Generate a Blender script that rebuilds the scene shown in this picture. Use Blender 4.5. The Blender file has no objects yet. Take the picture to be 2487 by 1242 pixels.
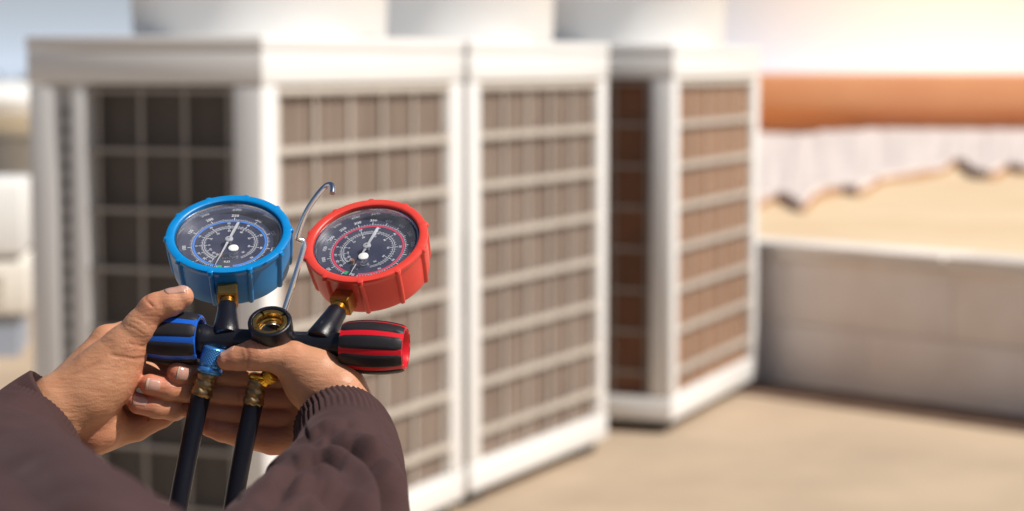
import bpy, bmesh, math, random
import numpy as np
from mathutils import Vector, Matrix, noise

random.seed(7)
R_ = math.radians
sc = bpy.context.scene
C = sc.collection

# ------------------------------------------------------------------ camera
W0, H0, FPX = 2487.0, 1242.0, 5400.0          # photograph size, focal length in its pixels
CX, CY = W0 / 2, H0 / 2
CAM_H = 1.565
PITCH = math.atan2(464.0, FPX)
cam_d = bpy.data.cameras.new('camera')
cam = bpy.data.objects.new('camera', cam_d)
C.objects.link(cam)
cam.location = (0, 0, CAM_H)
cam.rotation_euler = (math.pi / 2 - PITCH, 0, 0)
cam_d.sensor_width = 36.0
cam_d.lens = FPX / W0 * 36.0
cam_d.clip_start = 0.05
cam_d.clip_end = 2000
cam_d.dof.use_dof = True
cam_d.dof.focus_distance = 1.375
cam_d.dof.aperture_fstop = 7.4
cam_d.dof.aperture_blades = 0
sc.camera = cam

# ------------------------------------------------------------------ world, sun, exposure
SUN_EL, SUN_AZ = R_(50), R_(114)               # azimuth clockwise from +Y (view direction): sun stands to the right
world = bpy.data.worlds.new('World')
sc.world = world
world.use_nodes = True
wn = world.node_tree
for n in list(wn.nodes):
    wn.nodes.remove(n)
sky = wn.nodes.new('ShaderNodeTexSky')
sky.sky_type = 'NISHITA'
sky.sun_disc = False
sky.sun_elevation = SUN_EL
sky.sun_rotation = SUN_AZ
sky.air_density = 1.0
sky.dust_density = 2.0
sky.altitude = 0
tc = wn.nodes.new('ShaderNodeTexCoord')
# thin bright haze round the low bright patch of sky on the right
gdir = Vector(((2330 - CX) / FPX, 1.0, (157 - 40) / FPX)).normalized()
dot = wn.nodes.new('ShaderNodeVectorMath'); dot.operation = 'DOT_PRODUCT'
dot.inputs[1].default_value = gdir
wn.links.new(tc.outputs['Generated'], dot.inputs[0])
mr = wn.nodes.new('ShaderNodeMapRange')
mr.inputs['From Min'].default_value = math.cos(R_(15)); mr.inputs['From Max'].default_value = 1.0
mr.inputs['To Min'].default_value = 0.0; mr.inputs['To Max'].default_value = 1.0
wn.links.new(dot.outputs['Value'], mr.inputs['Value'])
pw = wn.nodes.new('ShaderNodeMath'); pw.operation = 'POWER'; pw.inputs[1].default_value = 7.0
wn.links.new(mr.outputs['Result'], pw.inputs[0])
bg = wn.nodes.new('ShaderNodeBackground'); bg.inputs['Strength'].default_value = 0.05
bg2 = wn.nodes.new('ShaderNodeBackground'); bg2.inputs['Color'].default_value = (1.0, 0.56, 0.26, 1)
ms = wn.nodes.new('ShaderNodeMath'); ms.operation = 'MULTIPLY'; ms.inputs[1].default_value = 0.85
wn.links.new(pw.outputs[0], ms.inputs[0])
wn.links.new(ms.outputs[0], bg2.inputs['Strength'])
# pale haze that thickens towards the horizon all the way round
sep = wn.nodes.new('ShaderNodeSeparateXYZ'); wn.links.new(tc.outputs['Generated'], sep.inputs[0])
ab = wn.nodes.new('ShaderNodeMath'); ab.operation = 'ABSOLUTE'; wn.links.new(sep.outputs['Z'], ab.inputs[0])
m_e = wn.nodes.new('ShaderNodeMath'); m_e.operation = 'MULTIPLY'; m_e.inputs[1].default_value = -22.0; wn.links.new(ab.outputs[0], m_e.inputs[0])
ex = wn.nodes.new('ShaderNodeMath'); ex.operation = 'EXPONENT'; wn.links.new(m_e.outputs[0], ex.inputs[0])
hs = wn.nodes.new('ShaderNodeMath'); hs.operation = 'MULTIPLY'; hs.inputs[1].default_value = 0.84; wn.links.new(ex.outputs[0], hs.inputs[0])
bg3 = wn.nodes.new('ShaderNodeBackground'); bg3.inputs['Color'].default_value = (0.70, 0.80, 0.96, 1)
wn.links.new(hs.outputs[0], bg3.inputs['Strength'])
add0 = wn.nodes.new('ShaderNodeAddShader')
add = wn.nodes.new('ShaderNodeAddShader')
wo = wn.nodes.new('ShaderNodeOutputWorld')
wn.links.new(sky.outputs[0], bg.inputs['Color'])
wn.links.new(bg.outputs[0], add0.inputs[0]); wn.links.new(bg3.outputs[0], add0.inputs[1]); wn.links.new(add0.outputs[0], add.inputs[0]); wn.links.new(bg2.outputs[0], add.inputs[1])
wn.links.new(add.outputs[0], wo.inputs['Surface'])

sun_d = bpy.data.lights.new('sun', 'SUN')
sun_d.energy = 4.9
sun_d.angle = R_(0.55)
sun_d.color = (1.0, 0.94, 0.86)
sun = bpy.data.objects.new('sun', sun_d)
C.objects.link(sun)
SUNV = Vector((math.sin(SUN_AZ) * math.cos(SUN_EL), math.cos(SUN_AZ) * math.cos(SUN_EL), math.sin(SUN_EL)))
sun.rotation_euler = SUNV.to_track_quat('Z', 'Y').to_euler()
sun.location = SUNV * 20

sc.view_settings.view_transform = 'Standard'
sc.view_settings.look = 'None'
sc.view_settings.exposure = 0.08
sc.view_settings.gamma = 1.0
sc.view_settings.use_curve_mapping = False
sc.render.engine = 'CYCLES'
sc.cycles.use_denoising = True
sc.cycles.max_bounces = 8
sc.cycles.transparent_max_bounces = 8
sc.cycles.caustics_reflective = False
sc.cycles.caustics_refractive = False
sc.cycles.sample_clamp_indirect = 4.0

# ------------------------------------------------------------------ camera-plane measuring helpers
D0 = 1.40                                      # metres from the lens to the gauges
S0 = D0 / FPX
CR = Vector((1, 0, 0))
CF = Vector((0, math.cos(PITCH), -math.sin(PITCH)))
CU = Vector((0, math.sin(PITCH), math.cos(PITCH)))
CO = Vector((0, 0, CAM_H))


def PD(px, py, d):
    """real point at depth d (m) that the photograph shows at pixel px, py"""
    return CO + CR * ((px - CX) / FPX * d) + CU * ((CY - py) / FPX * d) + CF * d


def P(px, py, z=0.0):
    return PD(px, py, D0 - z * S0)


def sz(z=0.0):
    return (D0 - z * S0) / FPX


def view_axes(p):
    T = (CO - p).normalized()
    Rr = (CR - T * CR.dot(T)).normalized()
    return Rr, T.cross(Rr).normalized(), T


# ------------------------------------------------------------------ materials
MATS = {}


def mat(name, col, rough=0.5, metal=0.0, spec=0.5, bump=None, noise_mix=None, coat=0.0, sheen=0.0, sss=0.0):
    """bump=(scale, strength, distance); noise_mix=(scale, colour2, amount)"""
    if name in MATS:
        return MATS[name]
    m = bpy.data.materials.new(name)
    m.use_nodes = True
    nt = m.node_tree
    b = nt.nodes['Principled BSDF']
    b.inputs['Base Color'].default_value = (*col, 1)
    b.inputs['Roughness'].default_value = rough
    b.inputs['Metallic'].default_value = metal
    b.inputs['Specular IOR Level'].default_value = spec
    b.inputs['Coat Weight'].default_value = coat
    b.inputs['Sheen Weight'].default_value = sheen
    if sss:
        b.inputs['Subsurface Weight'].default_value = sss
        b.inputs['Subsurface Radius'].default_value = (1.0, 0.35, 0.2)
        b.inputs['Subsurface Scale'].default_value = 0.004
    t = nt.nodes.new('ShaderNodeTexCoord')
    if noise_mix:
        n = nt.nodes.new('ShaderNodeTexNoise')
        n.inputs['Scale'].default_value = noise_mix[0]
        n.inputs['Detail'].default_value = 6
        n.inputs['Roughness'].default_value = 0.6
        nt.links.new(t.outputs['Object'], n.inputs['Vector'])
        r = nt.nodes.new('ShaderNodeMapRange')
        r.inputs['From Min'].default_value = 0.35
        r.inputs['From Max'].default_value = 0.68
        r.inputs['To Max'].default_value = noise_mix[2]
        nt.links.new(n.outputs['Fac'], r.inputs['Value'])
        mx = nt.nodes.new('ShaderNodeMix'); mx.data_type = 'RGBA'
        mx.inputs[6].default_value = (*col, 1)
        mx.inputs[7].default_value = (*noise_mix[1], 1)
        nt.links.new(r.outputs['Result'], mx.inputs[0])
        nt.links.new(mx.outputs[2], b.inputs['Base Color'])
    if bump:
        n2 = nt.nodes.new('ShaderNodeTexNoise')
        n2.inputs['Scale'].default_value = bump[0]
        n2.inputs['Detail'].default_value = 4
        nt.links.new(t.outputs['Object'], n2.inputs['Vector'])
        bp = nt.nodes.new('ShaderNodeBump')
        bp.inputs['Strength'].default_value = bump[1]
        bp.inputs['Distance'].default_value = bump[2]
        nt.links.new(n2.outputs['Fac'], bp.inputs['Height'])
        nt.links.new(bp.outputs[0], b.inputs['Normal'])
    MATS[name] = m
    return m


M_white = mat('white_enamel', (0.80, 0.80, 0.79), 0.42, noise_mix=(1.6, (0.72, 0.71, 0.69), 0.45), bump=(60, 0.08, 0.002))
M_white2 = mat('white_lid_enamel', (0.81, 0.81, 0.80), 0.4, noise_mix=(2.0, (0.68, 0.67, 0.66), 0.5))
M_strip = mat('perforated_strip_grey', (0.42, 0.42, 0.42), 0.5)
M_hole = mat('hole_dark', (0.10, 0.10, 0.10), 0.8)
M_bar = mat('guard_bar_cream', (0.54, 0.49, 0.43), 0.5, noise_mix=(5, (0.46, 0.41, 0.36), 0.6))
M_bar_shade = mat('guard_bar_shaded', (0.33, 0.305, 0.28), 0.5)  # darker copy of the cream bars, end-face shade put into the colour
M_foot = mat('foot_rubber', (0.05, 0.045, 0.04), 0.8)
M_fan = mat('fan_grey', (0.25, 0.25, 0.26), 0.5)
M_plinth = mat('plinth_concrete', (0.42, 0.38, 0.32), 0.85, noise_mix=(6, (0.30, 0.27, 0.23), 0.8), bump=(40, 0.3, 0.004))
M_conc = mat('roof_concrete', (0.50, 0.39, 0.275), 0.9, noise_mix=(0.8, (0.36, 0.275, 0.20), 1.0), bump=(18, 0.25, 0.004))
M_wall = mat('parapet_paint', (0.90, 0.85, 0.81), 0.8, noise_mix=(2.6, (0.76, 0.68, 0.63), 0.7), bump=(25, 0.2, 0.004))
M_cap = mat('parapet_cap_paint', (0.86, 0.81, 0.76), 0.75, noise_mix=(3, (0.60, 0.54, 0.48), 0.6))
M_sand = mat('terrace_sand', (0.74, 0.59, 0.39), 0.95, noise_mix=(0.35, (0.62, 0.44, 0.27), 0.8), bump=(6, 0.4, 0.03))
M_city = mat('far_ground', (0.22, 0.20, 0.18), 0.95, noise_mix=(0.05, (0.30, 0.27, 0.24), 1.0))
M_terra = mat('terracotta_wall', (0.74, 0.33, 0.16), 0.85, noise_mix=(0.12, (0.80, 0.42, 0.20), 1.0))
M_terra_roof = mat('terracotta_roof', (0.70, 0.30, 0.14), 0.8, noise_mix=(0.3, (0.78, 0.38, 0.18), 0.8))
M_sack = mat('white_sack', (0.74, 0.66, 0.62), 0.7, noise_mix=(1.5, (0.62, 0.52, 0.47), 0.7), bump=(6, 0.5, 0.03))
M_blueroof = mat('blue_grey_sheet', (0.30, 0.35, 0.43), 0.6, noise_mix=(0.3, (0.40, 0.43, 0.50), 0.8))
M_glassdk = mat('dark_window', (0.03, 0.035, 0.04), 0.15)
M_leaf = mat('far_foliage', (0.05, 0.08, 0.035), 0.8)
M_cabw = mat('cabinet_white', (0.80, 0.80, 0.78), 0.5, noise_mix=(1.4, (0.70, 0.70, 0.68), 0.6))
M_cabc = mat('cabinet_cream', (0.76, 0.73, 0.66), 0.5, noise_mix=(2, (0.66, 0.62, 0.55), 0.6))

M_blue = mat('blue_boot_rubber', (0.001, 0.215, 0.56), 0.33, spec=0.5, bump=(900, 0.05, 0.0003), noise_mix=(60, (0.002, 0.185, 0.49), 0.5))
M_red = mat('red_boot_rubber', (0.74, 0.062, 0.045), 0.36, spec=0.5, bump=(900, 0.05, 0.0003), noise_mix=(60, (0.64, 0.05, 0.036), 0.5))
for m_ in (M_blue, M_red):
    nt_ = m_.node_tree; b_ = nt_.nodes['Principled BSDF']
    n_ = nt_.nodes.new('ShaderNodeTexNoise'); n_.inputs['Scale'].default_value = 45; n_.inputs['Detail'].default_value = 8
    q_ = nt_.nodes.new('ShaderNodeMapRange'); q_.inputs['From Min'].default_value = 0.35; q_.inputs['From Max'].default_value = 0.7
    q_.inputs['To Min'].default_value = 0.22; q_.inputs['To Max'].default_value = 0.5
    t_ = nt_.nodes.new('ShaderNodeTexCoord')
    nt_.links.new(t_.outputs['Object'], n_.inputs['Vector']); nt_.links.new(n_.outputs['Fac'], q_.inputs['Value']); nt_.links.new(q_.outputs[0], b_.inputs['Roughness'])
M_kblue = mat('blue_knob_plastic', (0.006, 0.10, 0.52), 0.3, bump=(500, 0.05, 0.0003))
M_kred = mat('red_knob_plastic', (0.60, 0.008, 0.020), 0.3, bump=(500, 0.05, 0.0003))
M_pad = mat('grip_black_rubber', (0.014, 0.012, 0.015), 0.48, spec=0.35, bump=(700, 0.15, 0.0004), noise_mix=(90, (0.022, 0.019, 0.021), 0.6))
M_body = mat('manifold_black_coat', (0.006, 0.006, 0.011), 0.33, bump=(1500, 0.35, 0.0004))
M_hose = mat('hose_black_rubber', (0.005, 0.006, 0.012), 0.38, spec=0.35, bump=(350, 0.15, 0.0006))
M_dial = mat('dial_dark', (0.028, 0.034, 0.070), 0.45)
M_print = mat('dial_white_print', (0.82, 0.84, 0.86), 0.5)
M_pblue = mat('dial_blue_print', (0.05, 0.24, 0.75), 0.5)
M_pred = mat('dial_red_print', (0.75, 0.03, 0.10), 0.5)
M_pgreen = mat('dial_green_print', (0.03, 0.42, 0.16), 0.5)
M_needle = mat('needle_white', (0.85, 0.86, 0.88), 0.4)
M_plug = mat('lens_plug_white', (0.78, 0.80, 0.78), 0.35, sss=0.1)
M_steel = mat('steel_bright', (0.70, 0.70, 0.72), 0.18, metal=1.0, bump=(300, 0.05, 0.0003))
M_chrome = mat('chrome_hook', (0.86, 0.86, 0.90), 0.22, metal=1.0)
M_hub = mat('needle_hub_silver', (0.62, 0.63, 0.65), 0.3, metal=0.3)
M_brass = mat('brass', (0.56, 0.36, 0.12), 0.32, metal=1.0, bump=(400, 0.12, 0.0003), noise_mix=(150, (0.40, 0.25, 0.08), 0.6))
M_brass2 = mat('brass_ferrule', (0.38, 0.25, 0.12), 0.4, metal=1.0, bump=(300, 0.15, 0.0004), noise_mix=(120, (0.25, 0.16, 0.08), 0.6))
M_gold = mat('gold_anodised', (0.85, 0.48, 0.05), 0.22, metal=1.0)
M_banod = mat('blue_anodised', (0.08, 0.30, 0.72), 0.3, metal=0.7)
M_ranod = mat('red_anodised', (0.70, 0.02, 0.06), 0.28, metal=0.8)
M_copper = mat('copper_pin', (0.75, 0.35, 0.18), 0.35, metal=0.6)
M_blackhole = mat('sight_glass_dark', (0.01, 0.01, 0.014), 0.2)


def mat_glass():
    m = bpy.data.materials.new('gauge_lens')
    m.use_nodes = True
    nt = m.node_tree
    for n in list(nt.nodes):
        nt.nodes.remove(n)
    o = nt.nodes.new('ShaderNodeOutputMaterial')
    tr = nt.nodes.new('ShaderNodeBsdfTransparent'); tr.inputs[0].default_value = (0.93, 0.94, 0.97, 1)
    gl = nt.nodes.new('ShaderNodeBsdfGlossy'); gl.inputs['Roughness'].default_value = 0.03
    lw = nt.nodes.new('ShaderNodeLayerWeight'); lw.inputs['Blend'].default_value = 0.5
    f5 = nt.nodes.new('ShaderNodeMath'); f5.operation = 'POWER'; f5.inputs[1].default_value = 5.0
    fr = nt.nodes.new('ShaderNodeMath'); fr.operation = 'MULTIPLY_ADD'; fr.inputs[1].default_value = 0.95; fr.inputs[2].default_value = 0.05
    nt.links.new(lw.outputs['Facing'], f5.inputs[0]); nt.links.new(f5.outputs[0], fr.inputs[0])
    # faint rubbed scratches
    t = nt.nodes.new('ShaderNodeTexCoord')
    nz = nt.nodes.new('ShaderNodeTexNoise'); nz.inputs['Scale'].default_value = 40; nz.inputs['Detail'].default_value = 4
    nt.links.new(t.outputs['Object'], nz.inputs['Vector'])
    df = nt.nodes.new('ShaderNodeBsdfDiffuse'); df.inputs[0].default_value = (0.75, 0.75, 0.85, 1)
    mr_ = nt.nodes.new('ShaderNodeMapRange'); mr_.inputs['From Min'].default_value = 0.4; mr_.inputs['From Max'].default_value = 0.75
    mr_.inputs['To Min'].default_value = 0.03; mr_.inputs['To Max'].default_value = 0.10
    nt.links.new(nz.outputs['Fac'], mr_.inputs['Value'])
    m1 = nt.nodes.new('ShaderNodeMixShader'); m2 = nt.nodes.new('ShaderNodeMixShader')
    nt.links.new(mr_.outputs[0], m1.inputs[0]); nt.links.new(tr.outputs[0], m1.inputs[1]); nt.links.new(df.outputs[0], m1.inputs[2])
    nt.links.new(fr.outputs[0], m2.inputs[0]); nt.links.new(m1.outputs[0], m2.inputs[1]); nt.links.new(gl.outputs[0], m2.inputs[2])
    nt.links.new(m2.outputs[0], o.inputs['Surface'])
    return m


M_lens = mat_glass()


def mat_coil():
    m = bpy.data.materials.new('coil_fins')
    m.use_nodes = True
    nt = m.node_tree
    b = nt.nodes['Principled BSDF']
    b.inputs['Roughness'].default_value = 0.6
    t = nt.nodes.new('ShaderNodeTexCoord')
    n = nt.nodes.new('ShaderNodeTexNoise'); n.inputs['Scale'].default_value = 3; n.inputs['Detail'].default_value = 5
    nt.links.new(t.outputs['Object'], n.inputs['Vector'])
    cr = nt.nodes.new('ShaderNodeValToRGB')
    cr.color_ramp.elements[0].position = 0.35; cr.color_ramp.elements[0].color = (0.19, 0.142, 0.113, 1)
    cr.color_ramp.elements[1].position = 0.7; cr.color_ramp.elements[1].color = (0.245, 0.188, 0.152, 1)
    nt.links.new(n.outputs['Fac'], cr.inputs[0])
    nt.links.new(cr.outputs[0], b.inputs['Base Color'])
    return m


M_coil = mat_coil()
M_coil_shade = mat('side_coil_shaded', (0.080, 0.066, 0.057), 0.6, noise_mix=(4, (0.06, 0.05, 0.044), 0.8))  # coil colour again, darkened to carry the shade of the short face


def mat_skin():
    m = bpy.data.materials.new('skin')
    m.use_nodes = True
    nt = m.node_tree
    b = nt.nodes['Principled BSDF']
    b.inputs['Roughness'].default_value = 0.47
    b.inputs['Specular IOR Level'].default_value = 0.45
    b.inputs['Subsurface Weight'].default_value = 0.22
    b.inputs['Subsurface Radius'].default_value = (1.0, 0.32, 0.18)
    b.inputs['Subsurface Scale'].default_value = 0.0035
    t = nt.nodes.new('ShaderNodeTexCoord')
    n = nt.nodes.new('ShaderNodeTexNoise'); n.inputs['Scale'].default_value = 55; n.inputs['Detail'].default_value = 6
    nt.links.new(t.outputs['Object'], n.inputs['Vector'])
    m1 = nt.nodes.new('ShaderNodeMix'); m1.data_type = 'RGBA'
    m1.inputs[6].default_value = (0.47, 0.212, 0.110, 1); m1.inputs[7].default_value = (0.60, 0.310, 0.180, 1)
    nt.links.new(n.outputs['Fac'], m1.inputs[0])
    at = nt.nodes.new('ShaderNodeAttribute'); at.attribute_name = 'red'
    m2 = nt.nodes.new('ShaderNodeMix'); m2.data_type = 'RGBA'
    m2.inputs[7].default_value = (0.52, 0.135, 0.085, 1)
    nt.links.new(at.outputs['Fac'], m2.inputs[0]); nt.links.new(m1.outputs[2], m2.inputs[6])
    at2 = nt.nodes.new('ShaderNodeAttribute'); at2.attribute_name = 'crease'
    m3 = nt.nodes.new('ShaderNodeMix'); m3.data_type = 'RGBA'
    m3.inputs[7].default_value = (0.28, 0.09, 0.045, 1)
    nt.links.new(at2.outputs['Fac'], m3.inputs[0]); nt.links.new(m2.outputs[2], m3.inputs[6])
    nt.links.new(m3.outputs[2], b.inputs['Base Color'])
    # pores and fine skin lines
    v = nt.nodes.new('ShaderNodeTexVoronoi'); v.inputs['Scale'].default_value = 1100
    mp = nt.nodes.new('ShaderNodeMapping'); mp.inputs['Scale'].default_value = (1, 1, 0.55); mp.inputs['Rotation'].default_value = (0, 0.7, 0)
    nt.links.new(t.outputs['Object'], mp.inputs['Vector']); nt.links.new(mp.outputs[0], v.inputs['Vector'])
    n3 = nt.nodes.new('ShaderNodeTexNoise'); n3.inputs['Scale'].default_value = 260; n3.inputs['Detail'].default_value = 5
    mp2 = nt.nodes.new('ShaderNodeMapping'); mp2.inputs['Scale'].default_value = (0.35, 1, 1.3); mp2.inputs['Rotation'].default_value = (0, 0.6, 0)
    nt.links.new(t.outputs['Object'], mp2.inputs['Vector']); nt.links.new(mp2.outputs[0], n3.inputs['Vector'])
    bp = nt.nodes.new('ShaderNodeBump'); bp.inputs['Strength'].default_value = 0.18; bp.inputs['Distance'].default_value = 0.0004
    bp2 = nt.nodes.new('ShaderNodeBump'); bp2.inputs['Strength'].default_value = 0.6; bp2.inputs['Distance'].default_value = 0.0011
    nt.links.new(v.outputs['Distance'], bp.inputs['Height'])
    nt.links.new(n3.outputs['Fac'], bp2.inputs['Height'])
    nt.links.new(bp.outputs[0], bp2.inputs['Normal'])
    nt.links.new(bp2.outputs[0], b.inputs['Normal'])
    return m


M_skin = mat_skin()
M_nail = mat('fingernail', (0.55, 0.28, 0.215), 0.22, spec=0.6, coat=0.3, sss=0.15)
M_tipnail = mat('fingernail_free_edge', (0.62, 0.45, 0.34), 0.3)


def mat_cloth():
    m = bpy.data.materials.new('jacket_knit')
    m.use_nodes = True
    nt = m.node_tree
    b = nt.nodes['Principled BSDF']
    b.inputs['Roughness'].default_value = 0.88
    b.inputs['Specular IOR Level'].default_value = 0.08
    b.inputs['Sheen Weight'].default_value = 0.08
    b.inputs['Sheen Roughness'].default_value = 0.5
    b.inputs['Sheen Tint'].default_value = (0.8, 0.6, 0.62, 1)
    t = nt.nodes.new('ShaderNodeTexCoord')
    n = nt.nodes.new('ShaderNodeTexNoise'); n.inputs['Scale'].default_value = 30; n.inputs['Detail'].default_value = 6
    nt.links.new(t.outputs['Object'], n.inputs['Vector'])
    mx = nt.nodes.new('ShaderNodeMix'); mx.data_type = 'RGBA'
    mx.inputs[6].default_value = (0.044, 0.023, 0.023, 1); mx.inputs[7].default_value = (0.072, 0.041, 0.040, 1)
    nt.links.new(n.outputs['Fac'], mx.inputs[0]); nt.links.new(mx.outputs[2], b.inputs['Base Color'])
    n2 = nt.nodes.new('ShaderNodeTexNoise'); n2.inputs['Scale'].default_value = 900; n2.inputs['Detail'].default_value = 3
    nt.links.new(t.outputs['Object'], n2.inputs['Vector'])
    bp = nt.nodes.new('ShaderNodeBump'); bp.inputs['Strength'].default_value = 0.5; bp.inputs['Distance'].default_value = 0.0006
    nt.links.new(n2.outputs['Fac'], bp.inputs['Height']); nt.links.new(bp.outputs[0], b.inputs['Normal'])
    return m


M_cloth = mat_cloth()


# ------------------------------------------------------------------ object helpers
def tag(o, label=None, cat=None, group=None, kind=None):
    if label: o['label'] = label
    if cat: o['category'] = cat
    if group: o['group'] = group
    if kind: o['kind'] = kind
    return o


def empty(name, loc=(0, 0, 0), rz=0.0):
    o = bpy.data.objects.new(name, None)
    o.empty_display_size = 0.1
    C.objects.link(o)
    o.location = loc
    o.rotation_euler = (0, 0, rz)
    return o


def world_of(o):
    b = Matrix.Translation(o.location) @ o.rotation_euler.to_matrix().to_4x4()
    return b if o.parent is None else world_of(o.parent) @ o.matrix_parent_inverse @ b


def link(name, me, m=None, parent=None, smooth=False, local=False):
    """local=False: mesh verts are in world coordinates, keep them there under the parent"""
    if m is not None and not me.materials:
        me.materials.append(m)
    if smooth:
        me.polygons.foreach_set('use_smooth', [True] * len(me.polygons))
        me.update()
    o = bpy.data.objects.new(name, me)
    C.objects.link(o)
    if parent is not None:
        o.parent = parent
        if not local:
            mw = world_of(parent)
            o.matrix_parent_inverse = mw.inverted()
    return o


def from_bm(name, bm, m, parent=None, smooth=False, local=False, auto=None):
    me = bpy.data.meshes.new(name)
    bmesh.ops.recalc_face_normals(bm, faces=bm.faces[:])
    bm.to_mesh(me); bm.free()
    if auto is not None:
        me.polygons.foreach_set('use_smooth', [True] * len(me.polygons))
        me.set_sharp_from_angle(angle=R_(auto))
    return link(name, me, m, parent, smooth, local)


def bm_box(bm, x0, x1, y0, y1, z0, z1, bev=0.0):
    vs = [bm.verts.new(p) for p in ((x0, y0, z0), (x1, y0, z0), (x1, y1, z0), (x0, y1, z0), (x0, y0, z1), (x1, y0, z1), (x1, y1, z1), (x0, y1, z1))]
    fs = [bm.faces.new([vs[i] for i in q]) for q in ((0, 3, 2, 1), (4, 5, 6, 7), (0, 1, 5, 4), (1, 2, 6, 5), (2, 3, 7, 6), (3, 0, 4, 7))]
    if bev > 0:
        es = list({e for f in fs for e in f.edges})
        bmesh.ops.bevel(bm, geom=es, offset=bev, segments=2, affect='EDGES', profile=0.5)


def box(name, dims, m, parent=None, bev=0.0, local=True):
    bm = bmesh.new()
    bm_box(bm, *dims, bev=bev)
    return from_bm(name, bm, m, parent, local=local, auto=40 if bev else None)


def frame_from(zdir, xhint):
    z = zdir.normalized()
    x = (xhint - z * xhint.dot(z)).normalized()
    return x, z.cross(x).normalized(), z


def bm_lathe(bm, prof, o, fr, n=64, rfun=None, closed=False):
    """prof: [(r, h)], o origin, fr=(x,y,z) axes; a sharp profile of rings"""
    x, y, z = fr
    rings = []
    for r, h in prof:
        ring = []
        if r <= 1e-9:
            ring = [bm.verts.new(o + z * h)] * n
        else:
            for i in range(n):
                a = 2 * math.pi * i / n
                rr = rfun(a, r, h) if rfun else r
                ring.append(bm.verts.new(o + x * (rr * math.cos(a)) + y * (rr * math.sin(a)) + z * h))
        rings.append(ring)
    pairs = list(zip(rings[:-1], rings[1:]))
    if closed:
        pairs.append((rings[-1], rings[0]))
    for A, B in pairs:
        for i in range(n):
            j = (i + 1) % n
            q = [A[i], A[j], B[j], B[i]]
            u = []
            for v in q:
                if v not in u:
                    u.append(v)
            if len(u) >= 3:
                try:
                    bm.faces.new(u)
                except ValueError:
                    pass


def lathe(name, prof, o, fr, m, parent=None, n=64, rfun=None, auto=35, closed=False):
    bm = bmesh.new()
    bm_lathe(bm, prof, o, fr, n, rfun, closed)
    return from_bm(name, bm, m, parent, auto=auto)


def catmull(pts, n):
    """pts: list of tuples (any length); returns n*(len-1)+1 samples"""
    A = [np.array(p, float) for p in pts]
    A = [2 * A[0] - A[1]] + A + [2 * A[-1] - A[-2]]
    out = []
    for i in range(1, len(A) - 2):
        for k in range(n):
            t = k / n
            out.append(0.5 * (2 * A[i] + (A[i + 1] - A[i - 1]) * t + (2 * A[i - 1] - 5 * A[i] + 4 * A[i + 1] - A[i + 2]) * t * t
                              + (3 * A[i] - A[i - 1] - 3 * A[i + 1] + A[i + 2]) * t ** 3))
    out.append(A[-2])
    return out


def bm_tube(bm, pts, radii, n=20, cap=True):
    pts = [Vector(p) for p in pts]
    up = Vector((0.1, 0.3, 1)).normalized()
    prev = None
    rings = []
    for i, p in enumerate(pts):
        t = (pts[min(i + 1, len(pts) - 1)] - pts[max(i - 1, 0)]).normalized()
        if prev is None:
            x = (up - t * up.dot(t)).normalized()
        else:
            x = (prev - t * prev.dot(t)).normalized()
        prev = x
        y = t.cross(x)
        r = radii[i] if hasattr(radii, '__len__') else radii
        rings.append([bm.verts.new(p + x * (r * math.cos(2 * math.pi * k / n)) + y * (r * math.sin(2 * math.pi * k / n))) for k in range(n)])
    for A, B in zip(rings[:-1], rings[1:]):
        for k in range(n):
            bm.faces.new((A[k], A[(k + 1) % n], B[(k + 1) % n], B[k]))
    if cap:
        bm.faces.new(rings[0][::-1]); bm.faces.new(rings[-1])


def tube(name, pts, radii, m, parent=None, n=20):
    bm = bmesh.new()
    bm_tube(bm, pts, radii, n)
    return from_bm(name, bm, m, parent, auto=50)


def copy_tree(o, parent=None):
    c = o.copy()
    C.objects.link(c)
    if parent is not None:
        c.parent = parent
    for ch in [k for k in KIDS.get(o.name, [])]:
        cc = copy_tree(ch, c)
    return c


KIDS = {}

# ================================================================== SETTING
def sheet(name, pts, z, m, kind='structure', thick=None):
    bm = bmesh.new()
    vs = [bm.verts.new((x, y, z)) for x, y in pts]
    bm.faces.new(vs)
    if thick:
        r = bmesh.ops.extrude_face_region(bm, geom=bm.faces[:])
        for v in r['geom']:
            if isinstance(v, bmesh.types.BMVert):
                v.co.z -= thick
    o = from_bm(name, bm, m)
    o['kind'] = kind
    return o


sheet('far_ground', [(-900, -60), (900, -60), (900, 1500), (-900, 1500)], -9.0, M_city)
# roof deck the machines stand on: bounded by the parapet on the right
WA = Vector((1.16, 10.95)); WB = Vector((2.20, 9.85))     # measured foot of the parapet
wd = (WB - WA).normalized(); wnrm = Vector((-wd.y, wd.x))   # away from the camera
if wnrm.y < 0: wnrm = -wnrm
p1 = WA - wd * 9.0; p2 = WA + wd * 9.0
deck = sheet('roof_deck', [(-16, -4), (p2.x, -4), (p2.x + 0, p2.y), (p1.x, p1.y), (p1.x, 20), (-16, 20)], 0.0, M_conc, thick=0.4)
# neighbouring terrace, 25 cm lower, beyond the parapet
terr = sheet('terrace', [(p2.x + .32, p2.y + .34), (60, 6), (60, 75), (-6, 75), (p1.x + .3, p1.y + .36)], -0.25, M_sand, thick=0.5)

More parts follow.
